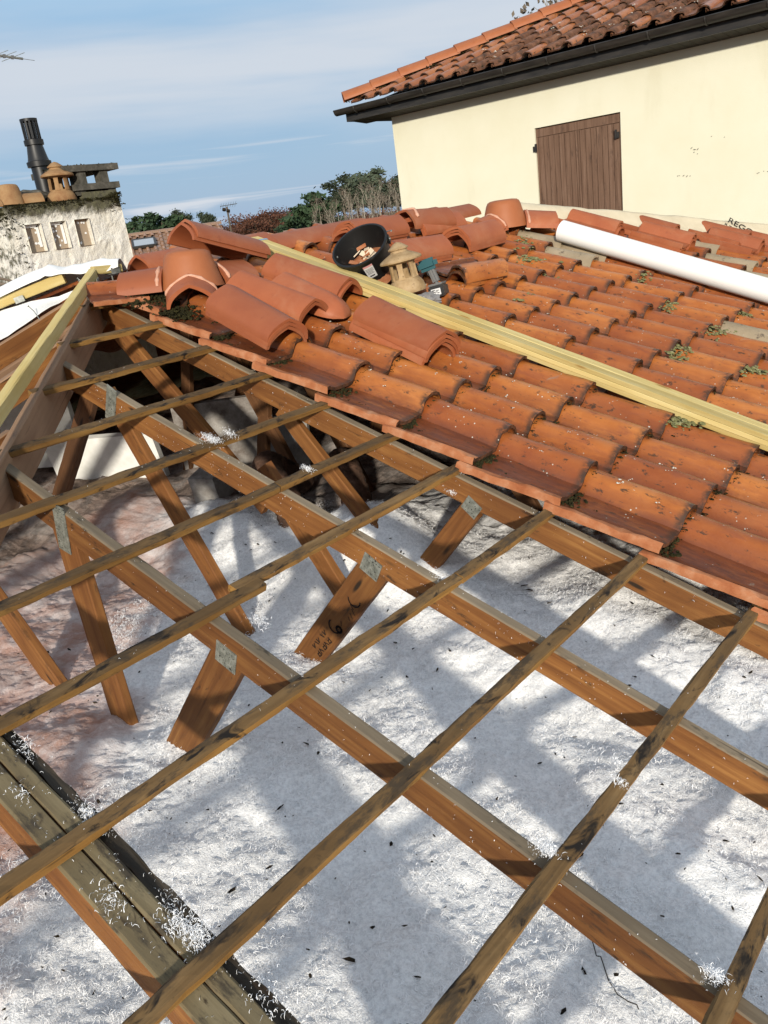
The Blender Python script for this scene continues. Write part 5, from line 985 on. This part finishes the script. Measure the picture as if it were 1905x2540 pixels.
def tree_protos(kind, seed):
    r = random.Random(seed); b = MB(); pts = []
    if kind == 'pine':
        b.tube([(0, 0, 0), (.1, 0, 4), (.15, .1, 9)], [.28, .2, .09], 7)
        for k in range(22): z = r.uniform(3.2, 9.4); a = r.uniform(0, 6.3); d = Vector((math.cos(a), math.sin(a), .35)).normalized(); limbs(b, Vector((.1, .05, z)), d, (1.9 if z < 7 else 1.2) * r.uniform(.7, 1.1), .07, 1, r, 0, .4, pts)
        lv = leaves(pts, 3600, .42, .30, r, .6)
    elif kind == 'umbrella':
        b.tube([(0, 0, 0), (.3, 0, 5), (.2, .1, 9)], [.26, .2, .12], 7)
        for k in range(16): a = r.uniform(0, 6.3); d = Vector((math.cos(a), math.sin(a), .5)).normalized(); limbs(b, Vector((.2, .1, r.uniform(5.6, 9.4))), d, r.uniform(.8, 1.7), .07, 1, r, 0, .5, pts)
        lv = leaves(pts, 3400, .42, .26, r, .7)
    elif kind == 'russet':
        b.tube([(0, 0, 0), (.1, .1, 2.5)], [.3, .22], 7)
        for k in range(9): a = r.uniform(0, 6.3); d = Vector((math.cos(a) * .6, math.sin(a) * .6, .9)).normalized(); limbs(b, Vector((.1, .1, r.uniform(1.8, 2.5))), d, r.uniform(1.5, 2.4), .12, 3, r, 0, .5, pts)
        lv = leaves(pts, 2400, .35, .16, r)
    else:
        for q in range(2): b.tube([(q * .5, 0, 0), (q * .9 - .2, .1, 4), (q * 1.2 - .3, .1, 7.5), (q * 1.3 - .3, 0, 9.5)], [.13, .10, .06, .02], 6)
        for k in range(16): z = r.uniform(2.5, 9); a = r.uniform(0, 6.3); d = Vector((math.cos(a) * .5, math.sin(a) * .5, .9)).normalized(); limbs(b, Vector((r.choice((0, .6)), .05, z)), d, r.uniform(.8, 1.6), .035, 2, r, 0, .35, pts)
        lv = leaves(pts, 700, .3, .10, r)
    def me(nm, v_, f_, m_): q = bpy.data.meshes.new(nm); q.from_pydata([tuple(z) for z in v_], [], f_); q.materials.append(m_); q.update(); return q
    return me('trunk', b.v, b.f, M_birch if kind == 'bare' else M_bark), me('crown', lv[0], lv[1], {'pine': M_pine, 'umbrella': M_pine2, 'russet': M_russet, 'bare': M_twig}[kind])
PROTO = {k: [tree_protos(k, 200 + 7 * i + q) for q in range(2 if k != 'pine' else 3)] for i, k in enumerate(('pine', 'umbrella', 'russet', 'bare'))}
def tree(kind, px_, top, dist, label, sx=1.0, group=None):
    """stands on the ground at the bearing of (px, top), its height set by its own distance"""
    P_ = at(px_, top, dist); H = P_.z + 4.2; r = random.Random(int(px_ * 7 + dist)); tm, cm = PROTO[kind][r.randrange(len(PROTO[kind]))]
    s = H / {'pine': 10.2, 'umbrella': 10.6, 'russet': 8.0, 'bare': 10.6}[kind]; m = Matrix.Translation((P_.x, P_.y, -4.2)) @ Matrix.Rotation(r.uniform(0, 6.3), 4, 'Z') @ Matrix.Diagonal((s * sx, s * sx, s, 1))
    t_ = thing(kind + '_tree' if kind != 'umbrella' else 'umbrella_pine_tree', m, label, 'tree', group); inst('trunk', tm, m, t_); inst('crown', cm, m, t_)
G1 = 'trees on the skyline'
for a in ((330, 548, 95, 1.3, 'dark green pine beside the chimney edge'), (392, 523, 90, 1.5, 'broad green pine with rounded top behind the neighbour roof'), (430, 540, 105, 1.2, 'smaller green pine next to the broad one'), (362, 538, 110, 1.2, 'green pine between the chimney and the broad pine'), (762, 478, 85, 1.25, 'tall dark green pine left of the bare trunks'), (722, 520, 90, 1.1, 'low dark pine against the tall pine'), (800, 500, 95, 1.0, 'slim dark pine among the bare trees')): tree('pine', a[0], a[1], a[2], a[4], a[3], G1)
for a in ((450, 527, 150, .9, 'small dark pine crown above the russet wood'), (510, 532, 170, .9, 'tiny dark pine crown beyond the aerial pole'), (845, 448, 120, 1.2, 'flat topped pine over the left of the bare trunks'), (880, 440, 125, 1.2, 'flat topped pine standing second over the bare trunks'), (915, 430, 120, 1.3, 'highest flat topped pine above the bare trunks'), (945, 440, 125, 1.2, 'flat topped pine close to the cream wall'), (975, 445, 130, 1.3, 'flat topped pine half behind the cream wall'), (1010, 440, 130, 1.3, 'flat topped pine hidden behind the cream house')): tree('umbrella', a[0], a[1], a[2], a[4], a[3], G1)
for k, px_ in enumerate(range(420, 760, 16)):
    tree('russet', px_ + random.uniform(-5, 5), 598 - (px_ - 400) * .148 - random.uniform(26, 48) - (14 if 620 < px_ < 690 else 0), random.uniform(105, 150), 'leafless russet brown tree in the distant wood', random.uniform(1.0, 1.5), 'russet trees in the distant wood')
for k, px_ in enumerate((785, 812, 830, 850, 868, 885, 900, 918, 932, 950, 966, 985)):
    tree('bare', px_, 490 - (px_ - 785) * .17 + random.uniform(-12, 22), random.uniform(70, 90), 'pale leafless trunk in the bare grove before the pines', random.uniform(.7, 1.0), 'bare trunks of the grove')
for k, px_ in enumerate(range(790, 1000, 24)): tree('russet', px_, 522 - (px_ - 790) * .13 + random.uniform(-12, 10), random.uniform(92, 110), 'low grey brown thicket under the bare trunks', 1.6, 'thicket trees of the grove')
p_ = at(1345, 20, 22); tm, cm = PROTO['bare'][0]; m = Matrix.Translation((p_.x, p_.y, -4.2)) @ Matrix.Diagonal((.9, .9, (p_.z + 4.6) / 10.6, 1)); t_ = thing('bare_tree', m, 'bare twigs of a tree rising behind the house hip', 'tree'); inst('trunk', tm, m, t_); inst('crown', cm, m, t_)
# far bungalows
for (px_, py_, d, w_, lab) in ((700, 585, 62, 5.0, 'small pale house low before the russet wood'), (850, 552, 60, 5.0, 'small pale house at the foot of the bare trunks')):
    p_ = at(px_, py_, d); m = Matrix.Translation((p_.x, p_.y, -4.2)) @ Matrix.Rotation(.72, 4, 'Z'); H = p_.z + 4.2; t_ = thing('far_house', m, lab, 'house', 'far bungalows')
    b = MB(); b.box((0, 0, (H - 1) / 2), (w_ * 1.6, w_, H - 1)); b.mk('wall', M_farwall, m, t_)
    b = MB(); hw, hl = w_ / 2 + .4, w_ * .8 + .4; b.add([(-hl, -hw, H - 1.1), (hl, -hw, H - 1.1), (hl, hw, H - 1.1), (-hl, hw, H - 1.1), (-hl, 0, H), (hl, 0, H)], [(0, 1, 5, 4), (2, 3, 4, 5), (1, 2, 5), (3, 0, 4)]); b.mk('roof', M_farroof, m, t_)
    for k in (-.45, .1, .5): b = MB(); b.box((w_ * k, -w_ / 2 - .02, 1.5), (.9, .08, 1.2)); b.mk('window', M_gutter, m, t_)

# ------------------------------------------------------------------ wool fluff caught on the timbers
px, py, pz = [], [], []
r = random.Random(21)
def fl(u, v, h, n, s):
    for q in range(n): P_ = UV(u + r.gauss(0, s), v + r.gauss(0, s * .6), h + abs(r.gauss(0, s * .12))); px.append(P_.x); py.append(P_.y); pz.append(P_.z)
for k in range(2, 11):                                            # at the crossings of battens and chords
    for v in (-.022, -.6, -1.2, -1.82):
        if v < HIPC - k * G * ca + .05: continue
        fl(k * G - .02, v, -.012, r.choice((2, 5, 9, 22)), .014)
fl(4 * G - .01, -.6, .008, 150, .03); fl(4 * G, -.52, .008, 60, .03); fl(9 * G - .03, -1.19, -.004, 130, .025); fl(10 * G - .03, -1.2, -.01, 60, .02); fl(8 * G - .05, -1.78, -.012, 140, .035); fl(7 * G - .03, -1.77, -.012, 60, .03); fl(5 * G, -.48, .01, 50, .015); fl(9 * G, -.93, .01, 40, .02); fl(7 * G - .03, -.6, -.01, 40, .02)
for q in range(260): fl(r.uniform(2.1, 3.3), r.choice((-1.764, -1.80, -1.85)) + r.gauss(0, .008), -.02, 1, .004)
for q in range(90): fl(r.uniform(1.2, 3.5), r.choice((-.022, -.6, -1.2)) + r.uniform(-.015, .015), -.019, 1, .003)
for q in range(90): k = r.randrange(2, 11); fl(k * G + r.uniform(-.014, .014), r.uniform(max(-1.9, HIPC - k * G * ca), 0), .007, 1, .002)
tf = []
for (u, v, h, n, sg) in ((4 * G - .01, -.6, .012, 60, .020), (4 * G, -.52, .012, 20, .016), (9 * G - .035, -1.19, 0, 50, .016), (10 * G - .03, -1.2, 0, 26, .014), (8 * G - .05, -1.785, -.01, 60, .022), (8 * G - .09, -1.80, -.014, 26, .018), (7 * G - .03, -1.775, -.01, 24, .016), (5 * G, -.48, .012, 22, .010), (9 * G, -.93, .010, 12, .010), (9 * G - .03, -.88, .010, 8, .008), (7 * G - .03, -.6, -.012, 12, .010), (2.62, -1.85, -.016, 16, .022), (2.30, -1.84, -.016, 8, .014), (2.45, -1.77, -.022, 16, .03), (2.7, -1.77, -.022, 12, .03), (2.95, -1.77, -.022, 16, .03), (2.2, -1.77, -.022, 14, .025), (2.1, -.05, -.09, 14, .01), (2.23, -1.13, -.012, 30, .016)):
    for q in range(n * 6): tf.append(UV(u + r.gauss(0, sg), v + r.gauss(0, sg * .55), h + abs(r.gauss(0, .004))))
tfa = np.array([tuple(q) for q in tf]); V, F = curls(tfa[:, 0], tfa[:, 1], tfa[:, 2], .005, .018, .0012, 1.3, 78, 3)
tag(npmesh('wool_tuft', V, F, M_fibre), 'bright clots of white wool lying where battens cross rafters', 'fluff', kind='stuff')
px, py, pz = (np.array(q) for q in (px, py, pz)); V, F = curls(px, py, pz, .004, .012, .0008, 1.3, 31, 4)
tag(npmesh('wool_fluff', V, F, M_fibre), 'shreds of white wool caught on rafters and battens', 'fluff', kind='stuff')
# shreds clinging to the flanks of the chords
fx_, fy_, fz_ = [], [], []
for q in range(420):
    v = r.choice((-.0405, -.6185, -.6185, -1.2185)); u = r.uniform(.6, 3.4); P_ = UV(u, v - .001, -.02 - r.uniform(.004, .094)); fx_.append(P_.x); fy_.append(P_.y); fz_.append(P_.z)
V, F = curls(np.array(fx_), np.array(fy_), np.array(fz_), .004, .012, .0011, 1.4, 33); tag(npmesh('wool_shreds', V, F, M_fibre), 'tiny white fibres clinging to the flanks of the rafters', 'fluff', kind='stuff')
